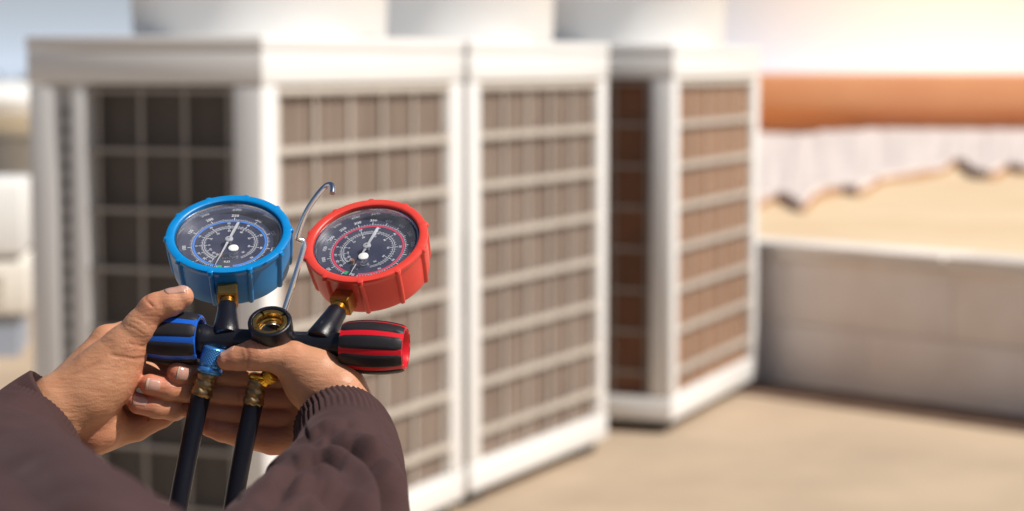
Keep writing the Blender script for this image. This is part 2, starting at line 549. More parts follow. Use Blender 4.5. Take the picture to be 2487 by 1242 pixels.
# parapet: two courses of blocks and a coping, each piece its own
par = empty('parapet_wall', (WA.x, WA.y, 0), math.atan2(wd.y, wd.x))
tag(par, 'low white painted parapet wall with coping at right behind the units', 'wall')
box('core', (-8.9, 8.9, 0.02, 0.20, 0.0, 0.62), M_wall, par)
bl = 0.98
k = 0
for row, (z0, z1) in enumerate(((0.0, 0.309), (0.314, 0.622))):
    x = -2.2 - row * 0.49
    while x < 6.0:
        dz = random.uniform(-.0015, .0015)
        box('block', (x + .002, x + bl - .002, dz, 0.22, z0, z1), M_wall, par, bev=0.003)
        x += bl
box('painted_wall_shadow', (-2.6, 6.2, -0.36, -0.003, 0.002, 0.010), mat('wall_shadow_brown', (0.12, 0.07, 0.045), 0.8, noise_mix=(4, (0.20, 0.13, 0.09), 0.9)), par)  # dark strip standing in for the wall's shadow on the deck
x = -2.4
while x < 6.0:
    box('coping_stone', (x + .006, x + 1.19, -0.035 + random.uniform(-.004, .004), 0.26, 0.626, 0.700 + random.uniform(-.003, .003)), M_cap, par, bev=0.008)
    x += 1.2

# long terracotta building across the terrace
tb = empty('terracotta_building', (14.0, 58, -9))
tag(tb, 'long terracotta coloured building spanning the horizon on the right', 'building')
box('wall', (-17, 22, 0, 9, 0, 9.35), M_terra, tb)
box('roof', (-17.4, 22.4, -0.5, 9.5, 9.352, 10.30), M_terra_roof, tb, bev=0.1)
for i in range(14):
    xw = -15.6 + i * 2.65
    fr = box('window', (xw, xw + 1.3, -0.05, 0.1, 6.7, 8.5), M_cap, tb)
    box('pane', (xw + .1, xw + 1.2, -0.075, -0.052, 6.8, 8.4), M_glassdk, fr)

# white membrane laid over the far half of the terrace: thick ragged edge, brown strip beneath it
edge_px = [(1700, 500), (1790, 488), (1840, 478), (1885, 462), (1915, 470), (1950, 486), (1985, 458), (2045, 446), (2085, 450), (2112, 440), (2150, 421), (2230, 412), (2295, 398), (2318, 380), (2345, 392),
           (2370, 410), (2420, 412), (2448, 394), (2487, 402), (2560, 398), (2700, 392), (3000, 385)]
epts = []
for px, py in edge_px:
    ray = PD(px, py, 1.0) - CO
    t = (-.10 - CO.z) / ray.z
    epts.append(CO + ray * t)
esm = catmull([tuple(p) for p in epts], 6)
bm = bmesh.new()
rows = []
for q in esm:
    x_, y_, _ = q
    row = []
    for j, dy in enumerate((0, .15, .5, 1.5, 4, 9, 16, 26)):
        xx = x_ + dy * x_ / y_
        yy = y_ + dy
        zz = -.10 + .07 * noise.noise(Vector((xx * .8, yy * .35, 2))) + .03 * noise.noise(Vector((xx * 2, yy, 5))) - (.015 if j == 0 else 0)
        row.append(bm.verts.new((xx, yy, zz)))
    rows.append(row)
for A_, B_ in zip(rows[:-1], rows[1:]):
    for j in range(7):
        bm.faces.new((A_[j], B_[j], B_[j + 1], A_[j + 1]))
r_ = bmesh.ops.extrude_face_region(bm, geom=bm.faces[:])
for v in r_['geom']:
    if isinstance(v, bmesh.types.BMVert):
        v.co.z -= .05
shm = from_bm('roof_sheeting', bm, M_sack, auto=50)
tag(shm, 'white sheeting with a ragged edge spread over the terrace beyond the parapet', 'sheeting')
bm = bmesh.new()
top = [bm.verts.new((q[0] * 1.004, q[1] * 1.004, -.13)) for q in esm]
bot = [bm.verts.new((q[0], q[1] - .12, -.25)) for q in esm]
back = [bm.verts.new((q[0] * 1.2, q[1] + 8, -.215)) for q in esm]
for i in range(len(esm) - 1):
    bm.faces.new((bot[i], bot[i + 1], top[i + 1], top[i])); bm.faces.new((top[i], top[i + 1], back[i + 1], back[i]))
eb = from_bm('brown_bank', bm, mat('bank_brown', (0.36, 0.18, 0.075), 0.95, noise_mix=(1.5, (0.28, 0.13, 0.06), 0.8)))
eb['kind'] = 'structure'

# things at the far left
cab = empty('rooftop_cabinet', (-2.60, 11.8, 0), R_(8))
tag(cab, 'white stacked equipment cabinet on a blue grey stand at far left', 'cabinet')
box('upper_box', (-1.3, 0.0, 0, .8, 0.55, 0.945), M_cabw, cab, bev=0.03)
box('lower_box', (-1.3, 0.02, 0.01, .8, 0.23, 0.52), M_cabc, cab, bev=0.03)
box('stand', (-1.25, -0.04, 0.05, .75, 0.0, 0.228), M_blueroof, cab)
box('seam', (-1.27, -0.03, 0.03, .78, 0.521, 0.559), M_strip, cab)
for i in range(4):
    box('louvre', (-1.2, -0.1, -0.012, 0.004, 0.27 + i * .055, 0.29 + i * .055), M_cabc, cab)
ft = empty('water_tank', (-4.70, 21, -0.9))
tag(ft, 'small white domed tank beyond the cabinet at the left edge', 'tank')
lathe('tank_body', [(0, 1.75), (.2, 1.75), (.3, 1.86), (.62, 1.92), (.8, 2.02), (.83, 2.14), (.72, 2.24), (.4, 2.30), (0, 2.31)], Vector((-4.70, 21, -0.9)), (CR, Vector((0, 1, 0)), Vector((0, 0, 1))), M_cabw, ft, n=40)
lathe('tank_leg', [(0, 0), (.35, 0), (.32, 1.75), (0, 1.75)], Vector((-4.70, 21, -0.9)), (CR, Vector((0, 1, 0)), Vector((0, 0, 1))), M_strip, ft, n=24)
nb = empty('blue_roofed_building', (-14, 34, -9))
tag(nb, 'low building with pale blue grey sheet roof beyond the left edge', 'building')
box('wall', (-8, 10.2, 0, 16, 0, 8.1), M_blueroof, nb)
box('roof', (-8.3, 10.5, -.3, 16.3, 8.102, 8.95), M_blueroof, nb, bev=.05)
box('skirting_beam', (-8.3, 10.5, -.36, -.302, 8.3, 8.5), M_cabw, nb)
# distant hedge line of trees, one readable mass
bm = bmesh.new()
rt = random.Random(11)
for i in range(2600):
    x_ = rt.uniform(-60, -7); y_ = rt.uniform(88, 96)
    hgt = 9.9 + 0.7 * noise.noise(Vector((x_ * .25, 0, 3))) + rt.uniform(-2.6, 0.1)
    c_ = Vector((x_, y_, -9 + hgt)); a_ = rt.uniform(.15, .4)
    q = [c_ + Vector((rt.uniform(-a_, a_), rt.uniform(-a_, a_), rt.uniform(-a_, a_))) for _ in range(3)]
    bm.faces.new([bm.verts.new(v) for v in q])
tl = from_bm('distant_woods', bm, M_leaf)
tl['kind'] = 'stuff'

# ================================================================== CONDENSER UNITS
# local frame: x along the short side (towards the camera right = sunny long face at x = 0, shaded short face at y = 0)
UL, UW, UH = 1.42, 0.80, 1.65
def make_unit():
    t = empty('condenser_unit')
    KIDS[t.name] = []
    def b(name, dims, m, bev=0.0, parent=None):
        o = box(name, dims, m, parent or t, bev=bev)
        KIDS.setdefault((parent or t).name, []).append(o)
        return o
    zb, zt = 0.10, 1.508
    # lid, top band, base
    b('lid', (-UW - .003, .003, -.003, UL + .003, UH - .045, UH), M_white2, .008)
    b('top_band', (-UW, 0, 0, UL, zt, UH - .047), M_white, .003)
    b('base_rail', (-UW, 0, 0, UL, 0.055, 0.155), M_white, .004)
    # posts
    pw_ = .10
    for (x0, x1, y0, y1) in ((-pw_, -.002, .002, pw_), (-pw_, -.002, UL - pw_, UL - .002), (-UW + .002, -UW + .10, .002, pw_), (-UW + .002, -UW + .10, UL - pw_, UL - .002)):
        b('corner_post', (x0, x1, y0, y1, .157, zt - .002), M_white, .008)
    # second post and perforated strip on the short face
    b('inner_post', (-UW + .150, -UW + .205, .004, .05, .157, zt - .002), M_white, .005)
    st = b('perforated_strip', (-UW + .102, -UW + .148, .016, .03, .157, zt - .002), M_strip)
    bm = bmesh.new()
    for i in range(24):
        z = .19 + i * .053
        bm_box(bm, -UW + .116, -UW + .134, .0135, .0165, z, z + .026)
    o = from_bm('perforations', bm, M_hole, st, local=True); o['kind'] = 'stuff'; KIDS.setdefault(st.name, []).append(o)
    # coils behind the guards
    b('coil', (-.042, -.032, .08, UL - .08, .15, zt + .01), M_coil)
    b('side_coil', (-UW + .18, -.08, .052, .064, .15, zt + .01), M_coil_shade)
    b('coil', (-UW + .012, -UW + .02, .08, UL - .08, .15, zt + .01), M_coil)
    b('coil', (-UW + .08, -.08, UL - .03, UL - .02, .15, zt + .01), M_coil)
    # fins standing out of the long coil
    ys = [.13 + i * .098 for i in range(13)]
    for y in ys:
        b('coil_fin', (-.032, -.029, y, y + .088, .156, zt), M_coil)
    # guard bars, horizontal then vertical
    for i in range(8):
        z = 1.488 - i * .176
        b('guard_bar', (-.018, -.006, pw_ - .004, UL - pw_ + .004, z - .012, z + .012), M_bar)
        b('guard_bar', (-UW + .20, -pw_ + .004, .006, .018, z - .006, z + .006), M_bar_shade)
    for i in range(6):
        y = .13 + i * (UL - .26) / 5.0
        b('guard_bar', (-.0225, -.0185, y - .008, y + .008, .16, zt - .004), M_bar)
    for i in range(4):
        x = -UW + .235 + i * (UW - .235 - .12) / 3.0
        b('guard_bar', (x - .006, x + .006, .0185, .0225, .16, zt - .004), M_bar_shade)
    # fan shroud on the lid
    ctr = Vector((-UW / 2, UL / 2, UH + .002)); fr = (Vector((1, 0, 0)), Vector((0, 1, 0)), Vector((0, 0, 1)))
    s = lathe('fan_shroud', [(.402, 0), (.402, .02), (.405, .04), (.41, .20), (.42, .215), (.405, .22), (.39, .20), (.39, .0)], ctr, fr, M_white2, t, n=72)
    KIDS[t.name].append(s); KIDS[s.name] = []
    for i in range(9):
        r = .04 + i * .041
        g = lathe('guard_ring', [(r, .205), (r + .006, .209), (r, .213), (r - .006, .209)], ctr, fr, M_fan, s, n=40, closed=True)
        KIDS[s.name].append(g)
    for i in range(5):
        a = i * 2 * math.pi / 5
        bm = bmesh.new()
        vs = []
        for rr, zz, da in ((.06, .09, -.3), (.34, .07, -.28), (.36, .13, .28), (.06, .12, .3)):
            vs.append(bm.verts.new(ctr + Vector((rr * math.cos(a + da), rr * math.sin(a + da), zz))))
        bm.faces.new(vs)
        bmesh.ops.solidify(bm, geom=bm.faces[:], thickness=.004)
        f = from_bm('fan_blade', bm, M_fan, s, local=False); KIDS[s.name].append(f)
    # feet
    for x in (-UW + .10, -.10):
        for y in (.12, UL - .12):
            b('foot', (x - .06, x + .06, y - .08, y + .08, 0.0, .053), M_foot)
    return t


unit_spots = [((-.712, 6.36), 22.6, 1.0, 'nearest white condenser unit at left behind the hands, shaded end face showing'),
              ((-.146, 7.75), 24.0, .925, 'middle white condenser unit in the row, right beside the nearest one'),
              ((.676, 9.33), 20.6, 1.03, 'farthest white condenser unit, standing apart before the parapet wall')]
u0 = make_unit()
units = [u0, copy_tree(u0), copy_tree(u0)]
for o, ((x, y), ang, sy, lab) in zip(units, unit_spots):
    o.location = (x, y, 0)
    o.rotation_euler = (0, 0, -R_(ang))
    o.scale = (1, sy, 1)
    tag(o, lab, 'air conditioner', 'condenser units in a row on the roof')
# the farthest machine's coils are browner: warm sun flare put into the colour
M_coil_flare = mat('coil_flare_tint', (0.34, 0.20, 0.125), 0.7, noise_mix=(3, (0.26, 0.15, 0.09), 0.8))
M_side_flare = mat('side_coil_flare_tint', (0.26, 0.115, 0.060), 0.7, noise_mix=(3, (0.17, 0.08, 0.045), 0.8))
for ch in [o for o in bpy.data.objects if o.parent == units[2]]:
    nm = ch.name.split('.')[0]
    if nm in ('coil', 'coil_fin', 'side_coil'):
        ch.material_slots[0].link = 'OBJECT'
        ch.material_slots[0].material = M_side_flare if nm == 'side_coil' else M_coil_flare

# ================================================================== GAUGE SET
BARX0, BARZ0, BARK = 550.0, 190.0, 0.14
def bz(x): return BARZ0 + (x - BARX0) * BARK
def by(x): return 822 + (x - 430) * .046

rig = empty('manifold_gauge_set', P(655, 830, bz(655)))
tag(rig, 'refrigerant manifold with blue and red dial gauges held in both hands', 'gauge set')

# --- text glyphs as meshes
_txt = {}
def text_mesh(s):
    if s in _txt: return _txt[s]
    cu = bpy.data.curves.new('print', 'FONT')
    cu.body = s; cu.size = 1.0; cu.align_x = 'CENTER'; cu.align_y = 'CENTER'; cu.resolution_u = 3; cu.offset = 0.012
    ob = bpy.data.objects.new('print', cu)
    C.objects.link(ob)
    dg = bpy.context.evaluated_depsgraph_get()
    me = bpy.data.meshes.new_from_object(ob.evaluated_get(dg))
    vs = [v.co.copy() for v in me.vertices]; fs = [tuple(p.vertices) for p in me.polygons]
    bpy.data.objects.remove(ob); bpy.data.curves.remove(cu); bpy.data.meshes.remove(me)
    _txt[s] = (vs, fs)
    return _txt[s]


def make_gauge(cx, cy, z, tilt, ratio, rot, boot_m, ring_m, ridge0, psimax, needle_comp, lab, step):
    c = P(cx, cy, z)
    s = sz(z)
    Rr, Ur, T = view_axes(c)
    th = R_(tilt)
    a = Rr * math.cos(th) + Ur * math.sin(th)
    b = -Rr * math.sin(th) + Ur * math.cos(th)
    ph = math.acos(ratio)
    n = (b * math.sin(ph) + T * math.cos(ph)).normalized()
    v = (b * math.cos(ph) - T * math.sin(ph)).normalized()
    fr = (a, v, n)                      # angle measured from a towards v
    def comp(deg, r, h):                # compass angle in the tilted dial, px units
        t = R_(deg)
        return c + a * (math.sin(t) * r * s) + v * (math.cos(t) * r * s) + n * (h * s)
    RB = 153
    def rf(ang, r, h):
        if r < 136 * s or r > 200 * s: return r
        comp_deg = (90 - math.degrees(ang)) % 360
        d = (comp_deg - ridge0 + 18) % 36 - 18
        w = 2.6
        q = abs(d) / w
        bump = 7.0 * max(0.0, 1 - q * q) ** .5 if q < 1 else 0.0
        if h > -9 * s: bump *= .62
        return r + bump * s
    prof = [(131.5, -1), (133, 0.6), (136, 1.6), (148, 1.6), (151.5, 0), (152.6, -4), (152, -9), (148.5, -14), (147.5, -20), (146, -50), (143.5, -80), (141, -104), (139, -110), (132, -112),
            (60, -112), (0, -112)]
    g = lathe('pressure_gauge', [(r * s, h * s) for r, h in prof], c, fr, boot_m, rig, n=720, rfun=rf, auto=42)
    g['label'] = lab
    inner = lathe('boot_lip', [(r * s, h * s) for r, h in ((131.5, -1), (131, -12), (131, -42), (60, -44))], c, fr, boot_m, g, n=128)
    lathe('case_rim', [(r * s, h * s) for r, h in ((130.6, -9), (129, -7.2), (126, -7.6), (124.5, -10), (124.2, -22), (123, -35))], c, fr, M_steel, g, n=128)
    lathe('dial_face', [(0, -33 * s), (123.5 * s, -33 * s)], c, fr, M_dial, g, n=96)
    lens = lathe('lens', [(0, -11.5 * s), (125 * s, -11.5 * s)], c, fr, M_lens, g, n=96)
    if lens.data.polygons[0].normal.dot(n) < 0:
        lens.data.flip_normals()
    # printing
    hz = -32.2
    bm = bmesh.new()      # coloured ring
    def arc(bm, r0, r1, a0, a1, h=hz, n_=None):
        n_ = n_ or max(2, int(abs(a1 - a0) / 3))
        L = [(comp(a0 + (a1 - a0) * i / n_, r0, h), comp(a0 + (a1 - a0) * i / n_, r1, h)) for i in range(n_ + 1)]
        L = [(bm.verts.new(p), bm.verts.new(q)) for p, q in L]
        for (p, q), (p2, q2) in zip(L[:-1], L[1:]):
            bm.faces.new((p, q, q2, p2))
    A0 = 197 + rot; A1 = 533 + rot
    arc(bm, 85.5, 90.5, A0, A1)
    from_bm('scale_ring', bm, ring_m, g)
    bm = bmesh.new()
    arc(bm, 86, 97, A0 - 7, A0 - .5, hz + .2)
    from_bm('zero_mark', bm, M_pgreen, g)
    bm = bmesh.new()
    def tick(deg, r0, r1, w):
        t = math.degrees(w / 2 / r0)
        vs = [comp(deg - t, r0, hz + .3), comp(deg + t, r0, hz + .3), comp(deg + t, r1, hz + .3), comp(deg - t, r1, hz + .3)]
        bm.faces.new([bm.verts.new(q) for q in vs])
    def word(txt, deg, r, size, up=None, h=hz + .3):
        vs, fs = text_mesh(txt)
        o = comp(deg, r, h)
        t = R_(deg if up is None else up)
        uy = a * math.sin(t) + v * math.cos(t)
        ux = uy.cross(n)
        bvs = [bm.verts.new(o + ux * (q.x * size * s) + uy * (q.y * size * s)) for q in vs]
        for f in fs:
            try: bm.faces.new([bvs[i] for i in f])
            except ValueError: pass
    k_ = (A1 - A0) / psimax
    p_ = 0
    while p_ <= psimax:
        big = p_ % 50 == 0; mid = p_ % (step * 5) == 0
        tick(A0 + p_ * k_, 92, 102 if big else (98.5 if mid else 96.5), 1.5 if big else .9)
        if big and p_ > 0 and p_ < psimax:
            word(str(p_), A0 + p_ * k_, 110, 12.5)
        p_ += step
    arc(bm, 92, 92.7, A0, A1, hz + .25)
    # inner temperature scale
    I0, I1 = 212 + rot, 513 + rot
    arc(bm, 66, 67, I0, I1, hz + .25); arc(bm, 61.8, 62.8, I0, I1, hz + .25)
    T_lab = [(-30, 0.0), (-20, .045), (-10, .105), (0, .18), (10, .27), (20, .37), (30, .48), (40, .60), (50, .725), (60, .845), (70, .945)]
    for (tv, f0), (tv2, f1) in zip(T_lab[:-1], T_lab[1:]):
        nn = 10 if f1 - f0 > .1 else 5
        for j in range(nn):
            f = f0 + (f1 - f0) * j / nn
            L = 8 if j == 0 else (5 if nn == 10 and j == 5 else 4)
            if nn == 10 and j % 2 == 1 and f < .5: L = 3
            if nn == 10 and j % 2 == 1 and f >= .5: continue
            tick(I0 + (I1 - I0) * f, 67, 67 + L, 1.3 if j == 0 else .8)
            tick(I0 + (I1 - I0) * f, 61.8 - L, 61.8, 1.3 if j == 0 else .8)
    for tv, f in T_lab:
        word(str(tv), I0 + (I1 - I0) * f, 80, 8.5)
        word(str(tv), I0 + (I1 - I0) * f, 49.5, 8.0)
    word('R410A', 183 + rot, 58, 9.5, up=rot)
    word('R22', 183 + rot, 71, 9.5, up=rot)
    word('PSI', 182 + rot, 93, 11.0, up=rot)
    from_bm('dial_print', bm, M_print, g)
    # pin, screw, plug
    fr2 = fr
    lathe('stop_pin', [(r * s, (h - 33) * s) for r, h in ((0, 7), (2, 7), (2.2, 8), (4.4, 8), (4.8, 6), (4.8, 0))], comp(202 + rot, 53, 0), fr, M_copper, g, n=20)
    bm = bmesh.new()
    oo = comp(166 + rot, 51, 0)
    bm_lathe(bm, [(r * s, (h - 33) * s) for r, h in ((10.5, 0), (10.5, 4), (9.5, 5.2), (0, 5.4))], oo, fr, 32)
    sc_o = from_bm('dial_screw', bm, M_steel, g, auto=30)
    bm = bmesh.new()
    ux = (a * math.cos(R_(25)) + v * math.sin(R_(25))) * s; uy = n.cross(ux.normalized()) * s
    q0 = oo + n * ((5.6 - 33) * s)
    bm.faces.new([bm.verts.new(q0 + ux * i * 9.8 + uy * j * 1.3) for i, j in ((-1, -1), (1, -1), (1, 1), (-1, 1))])
    from_bm('screw_slot', bm, M_hole, g)
    lathe('lens_plug', [(r * s, (h - 11.5) * s) for r, h in ((0, -5), (6.5, -5), (7, 0), (8, .4), (12.2, .6), (12.6, 2), (12, 4), (9.5, 5.2), (0, 5.6))], comp(165 + rot, 50, 0), fr, M_plug, g, n=36)
    # needle: tapered blade, hub disc
    hn = -19.0
    t = R_(needle_comp)
    d = a * math.sin(t) + v * math.cos(t); e = n.cross(d)
    o = c + n * (hn * s)
    bm = bmesh.new()
    outline = [(102, .8), (60, 1.9), (12, 3.0), (-12, 3.2), (-30, 3.8), (-66, 3.6), (-70, 2.2)]
    top = [o + d * (l * s) + e * (w * s) for l, w in outline] + [o + d * (l * s) - e * (w * s) for l, w in outline[::-1]]
    f = bm.faces.new([bm.verts.new(q) for q in top])
    bmesh.ops.solidify(bm, geom=[f], thickness=1.2 * s)
    from_bm('needle', bm, M_needle, g)
    lathe('needle_hub', [(r * s, (h + hn) * s) for r, h in ((0, 4.6), (1.8, 4.6), (2.2, 3.9), (6.5, 3.6), (9.6, 2.4), (9.9, -1), (4, -3), (3.5, -13), (0, -13))], c, fr, M_hub, g, n=36)
    lathe('hub_pin', [(r * s, (h + hn) * s) for r, h in ((0, 4.9), (1.7, 4.9), (1.7, 4))], c, fr, M_blackhole, g, n=16)
    return c, fr, s, comp, g


gB = make_gauge(555, 566.5, 0, 6, .612, 6, M_blue, M_pblue, 20.6, 500, 203, 'blue rubber booted low side gauge', 5)
gR = make_gauge(888, 583.0, 45, 13.5, .634, 32, M_red, M_pred, 14.0, 800, 212, 'red rubber booted high side gauge', 10)


def neck(G, rot, foot_px, r0, r1):
    c, fr, s, comp, g = G
    root = comp(180 + rot, 140, -58)
    foot = P(*foot_px, bz(foot_px[0]))
    axis = (foot - root).normalized()
    Fr = frame_from(axis, fr[0])
    L = (foot - root).length
    # square brass nut
    bm = bmesh.new()
    x, y, z_ = Fr
    w = 24 * s
    l0, l1 = 4 * s, 46 * s
    vs = []
    for l in (l0, l1):
        for i, j in ((-1, -1), (1, -1), (1, 1), (-1, 1)):
            vs.append(bm.verts.new(root + z_ * l + x * (i * w) + y * (j * w)))
    for q in ((3, 2, 1, 0), (4, 5, 6, 7), (0, 1, 5, 4), (1, 2, 6, 5), (2, 3, 7, 6), (3, 0, 4, 7)):
        bm.faces.new([vs[i] for i in q])
    bmesh.ops.bevel(bm, geom=bm.edges[:], offset=2.2 * s, segments=2, affect='EDGES')
    from_bm('brass_nut', bm, M_brass, g, auto=30)
    th = [(17 * s, 40 * s)]
    for i in range(5):
        h = 47 + i * 3.2
        th += [(17.5 * s, h * s), (19.8 * s, (h + 1.2) * s), (17.5 * s, (h + 2.6) * s)]
    th += [(17 * s, 70 * s)]
    lathe('thread', th, root, Fr, M_brass, g, n=40, auto=20)
    n0 = 63 * s
    pr = [(0, n0), (r0 * .86 * s, n0), (r0 * .97 * s, n0 + 1.5 * s), (r0 * s, n0 + 4 * s), (r0 * 1.03 * s, n0 + 20 * s)]
    pr += [((r0 + (r1 - r0) * .55) * s, n0 + (L - n0) * .62), (r1 * s, L + 4 * s), (r1 * s * .9, L + 12 * s), (0, L + 12 * s)]
    lathe('gauge_neck', pr, root, Fr, M_body, rig, n=56, auto=50)


neck(gB, 6, (549, 812), 23, 33)
neck(gR, 32, (778, 822), 24.5, 34)

# --- black manifold bar
def bar_pt(x, dy=0.0): return P(x, by(x) + dy, bz(x))
bar_l, bar_r = bar_pt(470), bar_pt(846)
baxis = (bar_r - bar_l).normalized()
BF = frame_from(baxis, CU)
sb = sz(bz(640))
Lb = (bar_r - bar_l).length
hx = lambda x: (bar_pt(x) - bar_l).length * (1 if x >= 470 else -1)
lathe('manifold_bar', [(0, hx(440)), (30 * sb, hx(440)), (38 * sb, hx(488)), (38 * sb, hx(500)), (33 * sb, hx(512)), (30 * sb, hx(530)), (30 * sb, hx(600)), (30 * sb, hx(720)),
                       (31 * sb, hx(780)), (32 * sb, hx(845)), (0, hx(846))], bar_l, BF, M_body, rig, n=56, auto=50)

# --- sight glass
SGc = P(655, 780, bz(655) + 52)
sg = sz(bz(655) + 50)
Rr, Ur, T = view_axes(SGc)
th = R_(9)
aa = Rr * math.cos(th) + Ur * math.sin(th); bb = -Rr * math.sin(th) + Ur * math.cos(th)
ph = math.acos(.68)
nn_ = bb * math.sin(ph) + T * math.cos(ph)
SF = frame_from(nn_, aa)
body = lathe('sight_glass_housing', [(r * sg, h * sg) for r, h in ((44, -10), (43.5, 0), (45, 1.5), (50, 1.5), (53, 0), (54, -3), (54.5, -30), (53, -60), (40, -74), (0, -76))], SGc, SF, M_body, rig, n=72, auto=45)
def slot(ang, r, h):
    return r
bm = bmesh.new()
for q in range(4):           # slotted brass retaining ring: four arcs
    a0 = R_(q * 90 + 24 + 5); a1 = R_(q * 90 + 24 + 85)
    prof = [(43, -12), (43, -3), (41.5, -1.5), (34, -1.5), (32, -4), (31, -12)]
    rings = []
    for i in range(19):
        t = a0 + (a1 - a0) * i / 18
        rings.append([bm.verts.new(SGc + SF[0] * (r * sg * math.cos(t)) + SF[1] * (r * sg * math.sin(t)) + SF[2] * (h * sg)) for r, h in prof])
    for A, B in zip(rings[:-1], rings[1:]):
        for i in range(len(prof) - 1):
            bm.faces.new((A[i], A[i + 1], B[i + 1], B[i]))
    bm.faces.new(rings[0]); bm.faces.new(rings[-1][::-1])
from_bm('retaining_ring', bm, M_brass, body, auto=40)
lathe('brass_seat', [(r * sg, h * sg) for r, h in ((44, -9), (31.5, -9), (30.5, -16), (31.5, -20), (29, -24), (30, -28), (27.5, -34), (27, -40))], SGc, SF, M_brass, body, n=64, auto=25)
lathe('sight_lens', [(0, -36 * sg), (28.5 * sg, -36 * sg)], SGc, SF, M_blackhole, body, n=48)
lathe('lens_seal', [(r * sg, h * sg) for r, h in ((28, -33), (26, -31.5), (24.5, -35))], SGc, SF, M_steel, body, n=48)

# --- chrome hanging hook
zh = bz(690) - 40
hk = [(676, 800, zh), (688, 762, zh), (712, 688, zh - 5), (733, 618, zh - 10), (738, 596, zh - 11), (736, 586, zh - 11), (730, 584, zh - 9), (723, 580, zh - 6), (724, 568, zh - 4),
      (734, 538, zh), (748, 508, zh + 3), (768, 478, zh + 4), (786, 457, zh + 2), (797, 449.5, zh + 6), (805, 450, zh + 14), (808, 458, zh + 24), (807, 470, zh + 34)]
sm = catmull(hk, 5)
tube('hanging_hook', [P(*q) for q in sm], 6.9 * sz(zh), M_chrome, rig, n=20)

# --- knobs
def knob(x0, x1, r0, rm, r1, m, rot0, open_end, lab):
    """barrel knob along the bar axis from pixel x0 to x1; returns root part"""
    A = bar_pt(x0); B = bar_pt(x1)
    s = sz(bz((x0 + x1) / 2))
    L = (B - A).length
    ax = (B - A).normalized()
    Fr = frame_from(ax, CU)
    N = 8
    def rad(t):
        return ((1 - t) ** 2 * r0 + 2 * t * (1 - t) * (2 * rm - .5 * (r0 + r1)) + t * t * r1) * s
    prof = [(18 * s, 8 * s), (r0 * .72 * s, 6 * s), (r0 * .86 * s, 0), (rad(0) - 4 * s, 0)]
    prof += [(rad(t) - 2.2 * s, t * L) for t in [i / 12 for i in range(0, 13)]]
    ri = rad(1)
    prof += [(ri - 6 * s, L + 2.5 * s), (ri - 12 * s, L + 1.5 * s), (ri - 15 * s, L - 6 * s), (ri - 19 * s, L - 34 * s), (0, L - 34 * s)]
    k = lathe('valve_knob', prof, A, Fr, m, rig, n=80, auto=35)
    k['label'] = lab
    for q in range(N):
        c0 = 360 / N * q + rot0
        bm = bmesh.new()
        half = 360 / N / 2 - 5.6
        rings = []
        nt_, na = 16, 7
        for i in range(nt_ + 1):
            t = -.004 + 1.008 * i / nt_
            e = min(1.0, min(i, nt_ - i) / 1.0)
            row = []
            for j in range(na + 1):
                a_ = R_(c0 - half + 2 * half * j / na)
                rr = rad(min(1, max(0, t))) + (0.4 if 0 < j < na else -2.6) * s - (1 - e) * 2.5 * s
                row.append(bm.verts.new(A + ax * (t * L) + Fr[0] * (rr * math.cos(a_)) + Fr[1] * (rr * math.sin(a_))))
            rings.append(row)
        for a1_, b1_ in zip(rings[:-1], rings[1:]):
            for j in range(na):
                bm.faces.new((a1_[j], a1_[j + 1], b1_[j + 1], b1_[j]))
        # end return onto the face
        for ring, tl in ((rings[0], -1), (rings[-1], 1)):
            inner = []
            for j in range(na + 1):
                a_ = R_(c0 - half + 2 * half * j / na)
                rr = (rad(0) if tl < 0 else rad(1)) - 9.5 * s
                inner.append(bm.verts.new(A + ax * ((-.5 * s) if tl < 0 else (L + 3.0 * s)) + Fr[0] * (rr * math.cos(a_)) + Fr[1] * (rr * math.sin(a_))))
            for j in range(na):
                bm.faces.new((ring[j], ring[j + 1], inner[j + 1], inner[j]))
        from_bm('grip_pad', bm, M_pad, k, auto=35)
    return k, A, B, Fr, s


kb, *_ = knob(352, 486, 57, 66, 61, M_kblue, 22.5, True, 'blue striped black valve knob under the thumb')
kr, A_, B_, Fr_, s_ = knob(834, 984, 58, 66, 56, M_kred, 31, True, 'red striped black valve knob at the right end')
lathe('knob_screw', [(r * s_, h * s_) for r, h in ((0, 12), (3, 12), (4, 11), (5, 13), (9, 12), (11, 8), (11, 0), (4, 0), (4, -20))], B_ - Fr_[2] * (30 * s_), Fr_, M_steel, kr, n=24)

# --- nipples under the bar
def nip(x, r, tox, toy):
    a_ = bar_pt(x, 22); b_ = P(tox, toy, bz(x) + 12)
    tube('hose_port', [a_, (a_ + b_) / 2, b_], [r * sb, r * .92 * sb, r * .85 * sb], M_body, rig, n=24)
nip(542, 17, 528, 856)
nip(656, 17, 650, 905)
nip(800, 17, 796, 880)


# --- hoses
def knurl(ang, r, h, s, amp, n, pitch):
    u = ang * n / (2 * math.pi)
    w = h / (pitch * s)
    p1_ = abs(((u + w) % 1) - .5) * 2; p2_ = abs(((u - w) % 1) - .5) * 2
    return r + amp * s * (min(p1_, p2_) - .5)


